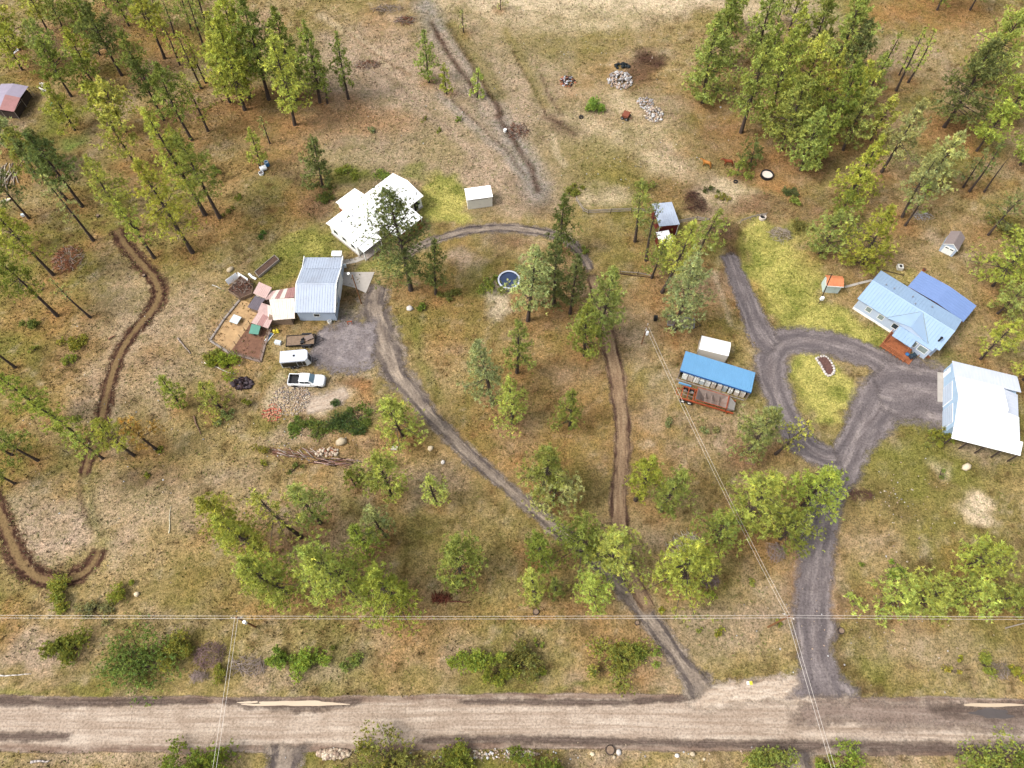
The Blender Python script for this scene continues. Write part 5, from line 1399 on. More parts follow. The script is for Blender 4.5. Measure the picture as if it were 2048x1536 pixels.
# ---- rock piles and single boulders
def pile(name, cx, cy, rx, ry, n, r, cols, label, cat, seed, hump=.5):
    rs = random.Random(seed)
    c = P(cx, cy)
    it = []
    for _ in range(n):
        a, q = rs.uniform(0, 6.28), sqrt(rs.random())
        it.append(((q * cos(a) * rx * mpp(cy), q * sin(a) * ry * vmpp(cy), hump * (1 - q * q) * rs.uniform(.2, 1) + r * .3), r * rs.uniform(.6, 1.3), .7))
    o = stone_mesh(name, it, cols, seed)
    o.location = c
    return tag(o, label, cat, kind='stuff' if n > 70 else None)
pile('rock_pile', 1241, 161, 25, 18, 240, .27, WHITE_ST, 'round heap of white rocks beside the dark burnt patch', 'rock pile', 1, .7)
pile('rock_pile', 1291, 206, 17, 12, 120, .2, WHITE_ST, 'upper smaller scatter of white stones below the burnt patch', 'rock pile', 2, .3)
pile('rock_pile', 1307, 229, 19, 16, 150, .24, WHITE_ST[2:] + TAN_ST[:1] + WHITE_ST[:1], 'lower heap of white and tan stones right of the rusty cart', 'rock pile', 3, .5)
pile('rock_bank', 668, 1508, 34, 9, 220, .26, TAN_ST, 'bank of tan boulders beside the driveway below the road', 'rock bank', 4, .3)
pile('rock_bank', 1000, 1508, 80, 9, 150, .16, TAN_ST + WHITE_ST[:1], 'thin scatter of pale stones along the lower road verge', 'rock bank', 6, .1)
pile('rubble_heap', 582, 800, 40, 32, 620, .12, WHITE_ST[2:] + TAN_ST[:2], 'raked pale rubble below the white pickup', 'rubble', 7, .12)
pile('rubble_heap', 655, 905, 24, 9, 80, .24, TAN_ST + [lin(150, 96, 70, K)], 'heap of bricks and broken stone beside the plank pile', 'rubble', 8, .3)
pile('brick_scatter', 545, 825, 20, 18, 110, .15, [lin(190, 110, 90, K), lin(206, 150, 120, K)], 'scatter of red brick bits at the lower left of the pale rubble', 'bricks', 9, .1)
pile('burn_pile', 1135, 163, 16, 11, 120, .2, [lin(60, 54, 56, K), lin(90, 70, 62, K), lin(180, 110, 80, K), lin(200, 200, 204, K)], 'charred burn pile left of the white rock heap', 'burn pile', 10, .5)
pile('tyre_heap', 1243, 133, 14, 6, 26, .4, [lin(40, 46, 50, K), lin(56, 60, 62, K)], 'heap of black scrap above the white rock heap', 'scrap heap', 11, .4)
pile('scrap_heap', 485, 768, 22, 12, 90, .3, [lin(44, 38, 42, K), lin(70, 56, 56, K), lin(90, 80, 84, K)], 'heap of black scrap left of the pickup', 'scrap heap', 12, .4)
for i, (px, py, r, lab) in enumerate([(1354, 1511, .42, 'cream boulder, left of the pair on the lower verge'), (1385, 1508, .46, 'pinkish boulder, right of the pair on the lower verge'), (1408, 1518, .25, 'small pale stone right of the verge boulder pair'), (1237, 1504, .36, 'white boulder beside the dark stump on the lower verge'), (1185, 1508, .3, 'white stone left of the dark stump on the lower verge'), (1228, 1514, .22, 'small white stone under the white verge boulder'), (820, 617, .5, 'flat pale stone in the grass left of the pool'), (683, 885, .9, 'big tan boulder above the plank pile'), (861, 897, .5, 'flat pale rock left of the gravel drive'), (886, 925, .45, 'second flat pale rock down along the gravel drive'), (1932, 935, .8, 'cream boulder on the slope below the white shop'), (274, 1189, .5, 'white rock in the grass below the dirt path bend'), (1441, 215, .3, 'lone tan stone at the edge of the right pines'), (461, 540, .7, 'tan rounded rock above the compost bin')]):
    o = stone_mesh('boulder', [((0, 0, r * .3), r, .6)], [lin(214, 196, 166, K) if i % 3 else lin(216, 208, 200, K)], 30 + i)
    o.location = P(px, py)
    o.rotation_euler = (0, 0, i)
    tag(o, lab, 'boulder', 'boulders in the grass')

# ---- brush piles, logs, planks: sticks with their own colours
def stick_mesh(name, segs, parent=None):
    V, Fc, T = [], [], []
    for a, b, r0, r1, col in segs:
        a, b = Vector(a), Vector(b)
        d = (b - a).normalized()
        u = d.orthogonal().normalized()
        w = d.cross(u)
        o = len(V)
        n = 4
        for p, r in ((a, r0), (b, r1)):
            V += [tuple(p + (u * cos(2 * pi * k / n) + w * sin(2 * pi * k / n)) * r) for k in range(n)]
        Fc += [(o + k, o + (k + 1) % n, o + n + (k + 1) % n, o + n + k) for k in range(n)] + [(o + 3, o + 2, o + 1, o), (o + 4, o + 5, o + 6, o + 7)]
        T += [tuple(col[:3]) + (1,)] * (2 * n)
    return link(name, np_mesh(name, V, Fc, T), 'stick', parent)
def brush(name, cx, cy, rx, ry, n, ln, cols, label, cat, seed, hump=.8, r=.03, main=None):
    rs = random.Random(seed)
    segs = []
    for _ in range(n):
        a, q = rs.uniform(0, 6.28), sqrt(rs.random())
        p = Vector((q * cos(a) * rx * mpp(cy), q * sin(a) * ry * vmpp(cy), hump * (1 - q * q) * rs.uniform(.1, 1) + .03))
        b = rs.uniform(0, 6.28) if main is None else main + rs.gauss(0, .25)
        l = ln * rs.uniform(.4, 1.2)
        d = Vector((cos(b), sin(b), rs.uniform(-.25, .3) * (1 if main is None else .2))) * l / 2
        col = rs.choice(cols)
        k = rs.uniform(.7, 1.3)
        lo = Vector((0, 0, max(0, .03 - min((p - d).z, (p + d).z))))
        segs.append((p - d + lo, p + d + lo, r * rs.uniform(.6, 1.5), r * rs.uniform(.3, 1), [c * k for c in col[:3]]))
    o = stick_mesh(name, segs)
    o.location = P(cx, cy)
    return tag(o, label, cat)
RED, GRY, BLK, TN = lin(140, 92, 72, K), lin(172, 156, 144, K), lin(70, 54, 50, K), lin(190, 160, 126, K)
brush('brush_pile', 137, 518, 30, 26, 330, 1.5, [RED, RED, lin(176, 120, 90, K), GRY], 'reddish heap of cut branches by the left pines', 'brush pile', 1)
brush('brush_pile', 882, 1196, 18, 9, 130, 1.2, [lin(120, 60, 48, K), lin(90, 50, 44, K), RED], 'dark red slash pile in the grass above the power lines', 'brush pile', 2, .5)
brush('brush_pile', 1036, 262, 20, 15, 130, 1.7, [GRY, RED, BLK], 'grey and brown branch heap on the upper field', 'brush pile', 3, .5)
brush('brush_pile', 811, 42, 20, 9, 130, 1.6, [BLK, RED, GRY], 'dark branch heap near the top of the open field', 'brush pile', 4, .6)
brush('brush_pile', 735, 130, 26, 8, 110, 1.6, [RED, BLK, GRY], 'brown branch strip at the edge of the upper pines', 'brush pile', 5, .3)
brush('brush_pile', 775, 18, 30, 6, 60, 2.4, [GRY, GRY, BLK], 'bleached fallen limbs at the top of the field', 'brush pile', 6, .4)
brush('brush_pile', 485, 576, 22, 14, 160, .9, [GRY, RED, BLK], 'dead stalks heaped inside the compost bin', 'stalks', 7, .5).location.z = .6
brush('log_pile', 12, 352, 22, 16, 34, 4.2, [GRY, TN, lin(200, 186, 168, K)], 'pile of pale logs at the left edge', 'log pile', 8, .6, .11, main=1.6)
brush('plank_pile', 590, 908, 46, 6, 34, 3.6, [lin(150, 112, 96, K), lin(120, 84, 72, K), GRY], 'row of old brown planks below the dark weeds', 'plank pile', 9, .3, .06, main=-.42)
brush('plank_pile', 672, 924, 44, 7, 34, 3.0, [lin(140, 104, 90, K), lin(176, 150, 140, K), BLK], 'loose boards and poles at the right end of the plank row', 'plank pile', 10, .3, .06, main=-.1)
brush('brush_pile', 500, 1330, 36, 18, 140, 1.8, [GRY, lin(150, 134, 126, K)], 'tangle of grey dead branches left of the roadside shrubs', 'brush pile', 11, .8, .025)
brush('dead_shrub', 420, 1310, 30, 26, 260, 1.4, [lin(150, 124, 122, K), lin(126, 100, 100, K)], 'leafless purple-grey shrub right of the big roadside bush', 'shrub', 12, 1.6, .02)
brush('dead_shrub', 400, 1352, 18, 9, 110, 1.2, [lin(168, 148, 140, K)], 'small leafless grey shrub at the foot of the roadside bush', 'shrub', 13, 1.0, .02)
brush('dead_shrub', 1560, 470, 22, 14, 170, 1.3, [GRY, lin(196, 180, 164, K)], 'bleached leafless shrub at the upper edge of the right lawn', 'shrub', 14, 1.1, .02)
brush('dead_shrub', 1390, 405, 20, 22, 240, 1.2, [lin(104, 72, 62, K), BLK], 'dark brown leafless shrub right of the red horse shed', 'shrub', 15, 1.5, .02)
brush('dead_shrub', 1420, 1162, 18, 12, 120, 1.2, [lin(140, 120, 118, K)], 'grey twiggy shrub on the verge between the two drives', 'shrub', 16, .9, .02)
brush('dead_shrub', 1552, 1105, 18, 18, 150, 1.3, [lin(150, 132, 128, K), GRY], 'pale twiggy shrub left of the right driveway', 'shrub', 17, 1.0, .02)
brush('dead_shrub', 1998, 1340, 20, 16, 120, 1.3, [lin(130, 116, 96, K), GRY], 'grey twiggy shrub right of the round yellow bush', 'shrub', 18, .9, .02)
brush('dead_shrub', 1845, 432, 20, 8, 60, 1.4, [GRY, lin(200, 196, 196, K)], 'bleached branches on the ground left of the garden shed', 'branches', 19, .3, .03)
brush('dead_shrub', 1720, 990, 26, 12, 110, 1.3, [lin(126, 92, 84, K)], 'brown twig patch right of the right driveway', 'shrub', 20, .5, .02)
brush('dead_shrub', 1370, 1100, 34, 30, 150, 2.0, [lin(206, 200, 176, K), GRY], 'bare grey limbs showing through the big yellow-green pine', 'branches', 21, 6, .03)
brush('lumber_stack', 87, 175, 7, 8, 16, 2.0, [lin(236, 232, 220, K), lin(224, 216, 200, K)], 'white lumber pieces beside the tarp shelter', 'lumber', 22, .4, .09, main=-.75)
def log(name, a, b, r, col, label, cat='log'):
    p, q = P(*a), P(*b)
    segs = []
    rs = random.Random(int(a[0]))
    mid = [p.lerp(q, i / 5) + Vector((rs.uniform(-.1, .1), rs.uniform(-.1, .1), r)) for i in range(6)]
    for i in range(5):
        segs.append((mid[i] - p, mid[i + 1] - p, r * (1 - .12 * i), r * (1 - .12 * (i + 1)), col))
    o = stick_mesh(name, segs)
    o.location = p
    return tag(o, label, cat)
log('log', (356, 677), (382, 708), .17, GRY, 'grey log lying right of the dirt path')
log('log', (410, 727), (470, 749), .12, lin(216, 206, 190, K), 'bleached bent pole below the poultry pen')
log('log', (339, 1068), (341, 1014), .09, lin(230, 220, 190, K), 'straight white pole standing out in the dry grass')
log('log', (388, 833), (402, 868), .17, lin(140, 112, 96, K), 'short brown log below the lime saplings')
log('log', (425, 570), (442, 578), .08, lin(226, 222, 214, K), 'short white pipe left of the compost bin', 'pipe')
log('log', (0, 1352), (62, 1348), .12, lin(216, 206, 196, K), 'bleached log at the left road verge')
log('log', (64, 1525), (100, 1522), .22, lin(186, 176, 170, K), 'pale stump log on the verge below the road')
log('log', (217, 679), (232, 672), .16, lin(150, 112, 92, K), 'brown rotten log left of the dirt path')
log('log', (78, 585), (90, 577), .2, lin(120, 96, 84, K), 'short dark log below the brush pile')
log('log', (695, 1129), (713, 1113), .07, GRY, 'forked dead branch under the lime pines')
log('log', (1262, 705), (1270, 697), .07, TN, 'short pale stick left of the yard pole')
log('log', (1240, 548), (1300, 556), .12, lin(84, 66, 58, K), 'dark fallen pole among the pines below the feed shed')
log('log', (900, 1203), (941, 1205), .14, lin(104, 66, 54, K), 'dark red log right of the slash pile')
def stump(px, py, r, h, lab):
    m_ = MB().tube((0, 0, 0), (0, 0, h), r * 1.15, r, 10)
    R = empty('tree_stump', P(px, py), 0, lab, 'stump', 'tree stumps')
    m_.build('stump', 'dark_wood', R)
    MB().tube((0, 0, h), (0, 0, h + .01), r * .85, r * .85, 10).build('cut_face', 'weathered_wood', R)
stump(1220, 1500, .55, .4, 'dark stump among white stones on the lower verge')
stump(1072, 1224, .4, .3, 'dark stump just above the power lines')
stump(1349, 662, .5, .2, 'orange-cut stump at the foot of the pale pine') if False else None
stump(197, 433, .3, .35, 'dark stump right of the leaning left pines')
stump(289, 552, .28, .3, 'dark stump left of the dirt path curve')
stump(1681, 1262, .4, .4, 'dark stump right of the right driveway')
stump(1274, 1246, .3, .3, 'dark stump left of the two-track junction')

# ---- small yard things
def thing(name, px, py, rz, label, cat, parts, group=None):
    R = empty(name, P(px, py), radians(rz), label, cat, group)
    for n, m_, mb in parts:
        mb.build(n, m_, R)
    return R
thing('kids_ride_toy', 553, 665, 20, 'bright yellow plastic ride-on toy beside the ladder', 'toy', [('body', 'yellow_plastic', MB().box((0, 0, .35), (.9, .5, .35), taper=.7)), ('seat', 'yellow_plastic', MB().box((-.25, 0, .63), (.3, .42, .2))), ('wheel', 'yellow_plastic', MB().tube((.3, -.34, .2), (.3, .34, .2), .2, n=10)), ('handle', 'yellow_plastic', MB().tube((.25, -.2, .8), (.25, .2, .8), .04))])
lad = MB().bb(-.04, .04, -.9, .9, .06, .14).bb(.46, .54, -.9, .9, .06, .14)
R = thing('ladder', 536, 674, -28, 'blue and white ladder leaning on the pen fence', 'ladder', [('side_rail', 'white_paint', lad)])
for i in range(7):
    MB().bb(.04, .46, -.8 + i * .25, -.68 + i * .25, .08, .13).build('rung', 'blue_plastic', R)
thing('tool_chest', 557, 687, -12, 'white plastic tub left of the flatbed trailer', 'tub', [('body', 'white_metal', MB().box((0, 0, .25), (1.0, .6, .5))), ('lid', 'pale_blue_panel', MB().box((0, 0, .53), (1.04, .64, .05)))])
thing('sawhorse', 700, 647, 10, 'small orange sawhorse on the gravel pad', 'sawhorse', [('top', 'rust_orange', MB().bb(-.4, .4, -.06, .06, .55, .65))] + [('leg', 'rust_orange', MB().tube((x, y, 0), (x * .9, 0, .56), .04)) for x in (-.35, .35) for y in (-.25, .25)])
thing('propane_tank', 528, 340, 30, 'white tank beside the blue barrel below the young pines', 'tank', [('body', 'white_metal', MB().tube((-.6, 0, .5), (.6, 0, .5), .45, n=12)), ('leg', 'steel', MB().bb(-.4, -.3, -.3, .3, 0, .1)), ('leg', 'steel', MB().bb(.3, .4, -.3, .3, 0, .1))])
thing('barrel', 535, 331, 0, 'blue plastic barrel among the young pines', 'barrel', [('body', 'blue_plastic', MB().disc((0, 0, 0), .42, .95, 14)), ('rim', 'white_metal', MB().ring((0, 0, .951), .42, .34, .04, 14))])
thing('water_tub', 523, 348, 0, 'small white tub below the white tank', 'tub', [('wall', 'white_metal', MB().ring((0, 0, 0), .45, .4, .4, 14)), ('water', 'dark_water', MB().disc((0, 0, .02), .4, .28, 14))])
thing('stock_tank', 1533, 352, 0, 'black-rimmed round hay ring filled with pale straw beside the paddock bush', 'stock tank', [('rim', 'black_plastic', MB().ring((0, 0, 0), 1.2, 1.02, .55, 24)), ('straw', 'cream_panel', MB().disc((0, 0, .02), 1.015, .3, 24))])
thing('tyre', 1471, 364, 0, 'old tyre lying at the foot of the paddock bush', 'tyre', [('tread', 'tyre', MB().ring((0, 0, 0), .42, .22, .22, 16))])
thing('wash_tub', 1524, 437, 0, 'pale oval wash tub by the sagging fence', 'tub', [('wall', 'cream_panel', MB().ring((0, 0, 0), .6, .5, .6, 18)), ('inside', 'black_plastic', MB().disc((0, 0, .02), .5, .2, 18))])
R = thing('rusty_cart', 1251, 236, -28, 'rusty brown box cart left of the white stones', 'cart', [('box', 'rust_brown', MB().box((0, 0, .75), (1.2, 1.3, .6))), ('lid', 'rust_brown', MB().box((0, 0, 1.07), (1.3, 1.4, .05), 0, .08)), ('tongue', 'rust_brown', MB().tube((.6, 0, .5), (1.4, 0, .4), .05))])
for x in (-.45, .45):
    for y in (-.72, .72):
        wheel(R, (x, y, .35), .35, .16)
thing('tyre', 1162, 235, 0, 'lone black tyre left of the lime bush in the field', 'tyre', [('tread', 'tyre', MB().ring((0, 0, 0), .45, .24, .24, 16))])
thing('water_jug', 1010, 263, 10, 'white bucket beside the grey branch heap', 'bucket', [('body', 'white_paint', MB().disc((0, 0, 0), .3, .5, 12)), ('rim', 'white_metal', MB().ring((0, 0, .501), .32, .26, .05, 12))])
thing('trash_bin', 1310, 640, 0, 'narrow black bin near the yard pole', 'bin', [('body', 'black_plastic', MB().box((0, 0, .5), (.5, .5, 1.0), taper=1.1)), ('lid', 'black_panel', MB().box((0, 0, 1.03), (.58, .58, .06)))])
thing('septic_riser', 1798, 537, -6, 'small white vent box on bare soil behind the blue house', 'vent box', [('body', 'cream_siding', MB().box((0, 0, .35), (.9, .9, .7))), ('grille', 'black_plastic', MB().box((0, 0, .72), (.4, .55, .03)))])
thing('clay_pot', 1847, 541, 0, 'small red-brown pot left of the patio cover', 'pot', [('body', 'rust_orange', MB().tube((0, 0, 0), (0, 0, .4), .2, .3, 12)), ('soil', 'soil', MB().disc((0, 0, .4), .26, .02, 12))])
thing('concrete_lid', 789, 897, -4, 'rectangular concrete tank lid left of the gravel drive', 'tank lid', [('slab', 'concrete', MB().box((0, 0, .12), (1.0, .62, .24))), ('handle', 'steel', MB().tube((-.15, 0, .27), (.15, 0, .27), .03))])
thing('survey_sign', 1494, 1368, 0, 'white and yellow newspaper box where the two drives meet the road', 'box', [('post', 'grey_wood', MB().bb(-.05, .05, -.05, .05, 0, 1.0)), ('box', 'white_paint', MB().bb(-.35, .3, -.2, .2, 1.0, 1.35)), ('flap', 'yellow_plastic', MB().bb(-.1, .3, -.22, .22, 1.352, 1.4))])
thing('charcoal_grill', 1821, 716, 25, 'dark blue covered grill beside the blue house steps', 'grill', [('body', 'glass_dark', MB().box((0, 0, .7), (1.1, .7, .5))), ('lid', 'glass_dark', MB().box((0, 0, 1.05), (1.05, .62, .2), taper=.8))] + [('leg', 'black_plastic', MB().bb(x - .03, x + .03, y - .03, y + .03, 0, .45)) for x in (-.45, .45) for y in (-.28, .28)])
thing('trash_can', 1811, 712, 0, 'blue bucket beside the covered grill', 'bucket', [('body', 'blue_plastic', MB().disc((0, 0, 0), .3, .6, 12)), ('rim', 'blue_fascia', MB().ring((0, 0, .601), .32, .26, .05, 12))])
thing('wire_spool', 1804, 712.5, 0, 'white ringed tub at the end of the orange planter', 'tub', [('wall', 'white_paint', MB().ring((0, 0, 0), .4, .3, .45, 14)), ('inside', 'black_plastic', MB().disc((0, 0, .02), .3, .3, 14))])
R = empty('wire_grate', P(1500, 922), radians(-15), 'pinkish wire frame on the ground left of the yellow-green pines', 'frame')
for i in range(4):
    MB().tube((-.7, -.5 + i * .33, .05), (.7, -.5 + i * .33, .05), .025, n=4).build('bar', 'tarp_red', R)
    MB().tube((-.7 + i * .46, -.52, .09), (-.7 + i * .46, .52, .09), .025, n=4).build('bar', 'tarp_red', R)
thing('slide', 507, 556, 0, 'curved white plastic trough at the end of the raised bed', 'trough', [('trough', 'white_metal', MB().box((-.55, .42, .2), (1.0, .35, .12), radians(-46)).box((.12, -.12, .2), (1.0, .35, .12), radians(-30))), ('stand', 'steel', MB().bb(-.25, -.15, .1, .2, 0, .14))])
thing('lattice_panel', 33, 104, 62, 'white slatted panel lying left among the pines', 'panel', [('frame', 'white_metal', MB().bb(-.9, .9, -.04, .04, .03, .09).bb(-.9, .9, .5, .58, .03, .09))] + [('slat', 'white_metal', MB().bb(-.85 + i * .3, -.72 + i * .3, .041, .499, .04, .08)) for i in range(6)])
thing('bucket', 104, 211, 0, 'pale green bucket lid on the lawn beside the tarp shelter', 'bucket', [('body', 'green_plastic', MB().disc((0, 0, 0), .3, .35, 12)), ('lid', 'green_plastic', MB().disc((0, 0, .351), .33, .05, 12))])
thing('kayak', 12, 403, 25, 'yellow plastic boat at the left edge', 'boat', [('hull', 'yellow_plastic', MB().add([(-1.3, 0, .25), (-.6, -.4, .3), (.6, -.4, .3), (1.3, 0, .25), (.6, .4, .3), (-.6, .4, .3), (-.8, 0, .0), (.8, 0, .0)], [(0, 6, 1), (1, 6, 7, 2), (2, 7, 3), (3, 7, 4), (4, 7, 6, 5), (5, 6, 0)])), ('deck', 'cream_panel', MB().slab([(-1.1, 0, .28), (-.55, -.3, .3), (.55, -.3, .3), (1.1, 0, .28), (.55, .3, .3), (-.55, .3, .3)], .03))])
thing('cooler', 48, 432, 15, 'small white cooler under the left pines', 'cooler', [('body', 'white_metal', MB().box((0, 0, .22), (.6, .4, .44))), ('lid', 'pale_blue_panel', MB().box((0, 0, .47), (.63, .43, .06)))])
thing('air_unit', 660, 541 + 104, 0, 'small white round vent unit at the foot of the garage front wall', 'unit', [('body', 'cream_siding', MB().disc((0, 0, 0), .35, .5, 12)), ('grille', 'steel', MB().disc((0, 0, .501), .28, .03, 12))])
thing('utility_box', 690, 534, 0, 'small white box in the grass right of the garage', 'box', [('body', 'white_paint', MB().box((0, 0, .3), (.5, .4, .6))), ('lid', 'pale_blue_panel', MB().box((0, 0, .62), (.54, .44, .05)))])

# ---- two horses
def horse(px, py, rz, coat, points, label):
    R = empty('horse', P(px, py), radians(rz), label, 'horse', 'horses grazing in the paddock')
    def skin(name, vs, es, rad, mat, sub=2):
        me_ = bpy.data.meshes.new(name)
        me_.from_pydata(vs, es, [])
        o = link(name, me_, mat, R)
        s = o.modifiers.new('skin', 'SKIN')
        for i, r in enumerate(rad):
            me_.skin_vertices[0].data[i].radius = r if isinstance(r, tuple) else (r, r)
        me_.skin_vertices[0].data[0].use_root = True
        s.use_smooth_shade = True
        b = o.modifiers.new('sub', 'SUBSURF')
        b.levels = b.render_levels = sub
        return o
    vs = [(0, 0, 1.12), (.45, 0, 1.1), (.75, 0, 1.15), (-.4, 0, 1.14), (-.75, 0, 1.15), (1.0, 0, 1.38), (1.22, 0, 1.55), (1.4, 0, 1.52), (1.66, 0, 1.3), (1.76, 0, 1.22)]
    es = [(0, 1), (1, 2), (0, 3), (3, 4), (2, 5), (5, 6), (6, 7), (7, 8), (8, 9)]
    rad = [(.3, .34), (.3, .33), (.24, .3), (.29, .32), (.24, .28), (.13, .2), (.1, .15), (.1, .13), (.07, .08), (.06, .06)]
    for sgn in (-1, 1):
        for x0, k in ((.62, 1), (-.66, -1)):
            n = len(vs)
            y = sgn * .17
            st = .06 * sgn * k
            if k > 0:
                leg = [(x0, y, .85), (x0 + .02 + st, y, .48), (x0 + st, y, .12), (x0 + .05 + st, y, .03)]
                r_ = [.12, .065, .045, .06]
            else:
                leg = [(x0 + .06, y, .88), (x0 - .12 + st, y, .52), (x0 - .06 + st, y, .12), (x0 - .01 + st, y, .03)]
                r_ = [.16, .07, .045, .06]
            vs += leg
            es += [(2 if k > 0 else 4, n), (n, n + 1), (n + 1, n + 2), (n + 2, n + 3)]
            rad += r_
    body = skin('body', vs, es, rad, coat)
    skin('tail', [(-.92, 0, 1.25), (-1.05, 0, 1.0), (-1.04, 0, .6)], [(0, 1), (1, 2)], [.07, .09, .04], points, 1)
    MB().add([(.8, -.04, 1.5), (.8, .04, 1.5), (1.25, .04, 1.74), (1.25, -.04, 1.74), (.84, -.06, 1.36), (.84, .06, 1.36), (1.3, .05, 1.6), (1.3, -.05, 1.6)], [(0, 1, 2, 3), (7, 6, 5, 4), (0, 4, 5, 1), (1, 5, 6, 2), (2, 6, 7, 3), (3, 7, 4, 0)]).build('mane', points, R)
    for y in (-.07, .07):
        MB().tube((1.36, y, 1.6), (1.34, y * 1.3, 1.74), .035, .008, 5).build('ear', points, R)
    for x in (.62, -.66):
        for y in (-.17, .17):
            MB().tube((x + (.05 if x > 0 else -.02), y, 0), (x + (.04 if x > 0 else -.04), y, .35), .07, .065, 7).build('stocking', points, R)
    MB().box((1.74, 0, 1.24), (.1, .1, .1)).build('muzzle', 'white_paint' if 'tan' in coat else points, R)
horse(1413, 334, 152, 'horse_tan', 'horse_dark', 'golden tan horse with dark mane, left of the two in the paddock')
horse(1456, 331, 172, 'horse_bay', 'horse_dark', 'dark bay horse beside the paddock bush, right of the two')

# ---- poles and wires
def pole(px, py, h, label, cross=None, r=.14, lamp=False, can=False, lean=(0, 0), mat='pole_wood'):
    R = empty('utility_pole', P(px, py), 0, label, 'utility pole', 'poles carrying the wires')
    MB().tube((0, 0, 0), (lean[0], lean[1], h), r, r * .75, 10).build('pole', mat, R)
    if cross is not None:
        MB().box((lean[0], lean[1] + .0, h - .35), (1.6, .1, .12), cross).build('crossarm', 'grey_wood', R)
        for k in (-.6, .6):
            x, y = lean[0] + k * cos(cross), lean[1] + k * sin(cross)
            MB().tube((x, y, h - .28), (x, y, h - .08), .05, .04, 6).build('insulator', 'white_paint', R)
    if can:
        MB().tube((lean[0] + .3, lean[1] - .22, h * .62), (lean[0] + .3, lean[1] - .22, h * .62 + .75), .22, n=10).build('transformer', 'white_metal', R)
    if lamp:
        MB().tube((lean[0], lean[1], h - .2), (lean[0] - .5, lean[1] + .2, h + .05), .04).build('lamp_arm', 'steel', R)
        MB().disc((lean[0] - .6, lean[1] + .24, h - .05), .22, .18, 10).build('lamp_head', 'white_paint', R)
    return R
pole(511, 1254, 7.6, 'tall pole by the road left of centre with two wire spans', 0.05, can=True)
pole(1536, 1254, 8.4, 'tall pole left of the right driveway near the road', -.5)
pole(723, 607, 8.0, 'pole with yard light on the gravel by the grey garage', None, .11, lamp=True)
pole(1283, 688, 5.4, 'yard pole with white meter box among the pines', 1.2, .1, can=True, mat='pole_wood')
pole(1641, 601, 6.6, 'dark pole beside the orange-roofed pump house', None, .1, lamp=False, can=False, lean=(-.6, .6), mat='dark_wood')
pole(2011, 1256, 8.0, 'slim pole right of the round yellow bush near the road', .05, .09, mat='grey_wood')
o = thing('meter_box', 1638, 606, 0, 'small white meter box at the foot of the dark pole on the lawn', 'meter box', [('post', 'dark_wood', MB().bb(-.05, .05, -.05, .05, 0, 1.0)), ('box', 'white_metal', MB().bb(-.25, .25, -.2, .2, 1.0, 1.7))])
def wire(pts, sag, label, r=.017):
    for a, b in zip(pts[:-1], pts[1:]):
        a, b = Vector(a), Vector(b)
        n = 14
        q = [a.lerp(b, i / n) - Vector((0, 0, sag * 4 * (i / n) * (1 - i / n))) for i in range(n + 1)]
        m_ = MB()
        for i in range(n):
            m_.tube(q[i], q[i + 1], r, n=4, cap=False)
        o = m_.build('power_line', 'wire')
        tag(o, label, 'power line', 'power lines')
pA, pB = P(511, 1254), P(1536, 1254)
def off(p, z, k, ang):
    return Vector((p.x + k * cos(ang), p.y + k * sin(ang), z))
for k, w_ in ((-.16, 'lower'), (.16, 'upper')):
    zA, zB = 7.5, 8.1
    A_, B_ = P(511, 1254), P(1536, 1254)
    A1, B1 = Vector((A_.x, A_.y + k, zA)), Vector((B_.x, B_.y + k, zB))
    wire([(A_.x - 75, A_.y + k + .4, 7.6), A1], .5, f'{w_} of the two level wires running left from the roadside pole')
    wire([A1, B1], .5, f'{w_} of the two level wires between the two roadside poles')
    wire([B1, (B_.x + 70, B_.y + k - .3, 8.0)], .5, f'{w_} of the two level wires running right from the driveway pole')
for k, w_ in ((-.2, 'left'), (.2, 'right')):
    wire([(pA.x + k, pA.y, 7.5), (pA.x + k + 1.0, pA.y - 45, 7.6)], .4, f'{w_} of the two wires crossing the road below the left pole')
    wire([(pB.x + k, pB.y + k * .3, 8.1), (pB.x + 6 + k, pB.y - 45, 8.0)], .4, f'{w_} of the two wires crossing the road below the driveway pole')
    q = P(1283, 688)
    wire([(pB.x + k, pB.y, 8.1), (q.x + .1 + k * 1.2, q.y, 5.1)], 1.0, f'{w_} of the two wires slanting up to the yard pole')

# ================================================================= PINES AND SHRUBS
def blades(C, O, rt, K_, rg, up=.35, wide=.31):
    """needle tufts: C (n,3) centres, O (n,3) outward lean, rt (n,) radius -> triangle soup"""
    n = len(C)
    D = rg.normal(size=(n, K_, 3))
    D /= np.linalg.norm(D, axis=2, keepdims=True)
    D = D + O[:, None, :] * .55
    D[..., 2] += up
    D /= np.linalg.norm(D, axis=2, keepdims=True)
    S = np.cross(D, rg.normal(size=(n, K_, 3)))
    S /= np.linalg.norm(S, axis=2, keepdims=True) + 1e-6
    ln = rt[:, None, None] * rg.uniform(.75, 1.25, (n, K_, 1))
    w = ln * wide * .5
    c = C[:, None, :] + D * ln * .06
    V = np.stack([c - S * w, c + S * w, c + D * ln], 2)
    return V.reshape(-1, 3)
def tri_mesh(name, V, tint):
    return np_mesh(name, V, np.arange(len(V)).reshape(-1, 3), tint)
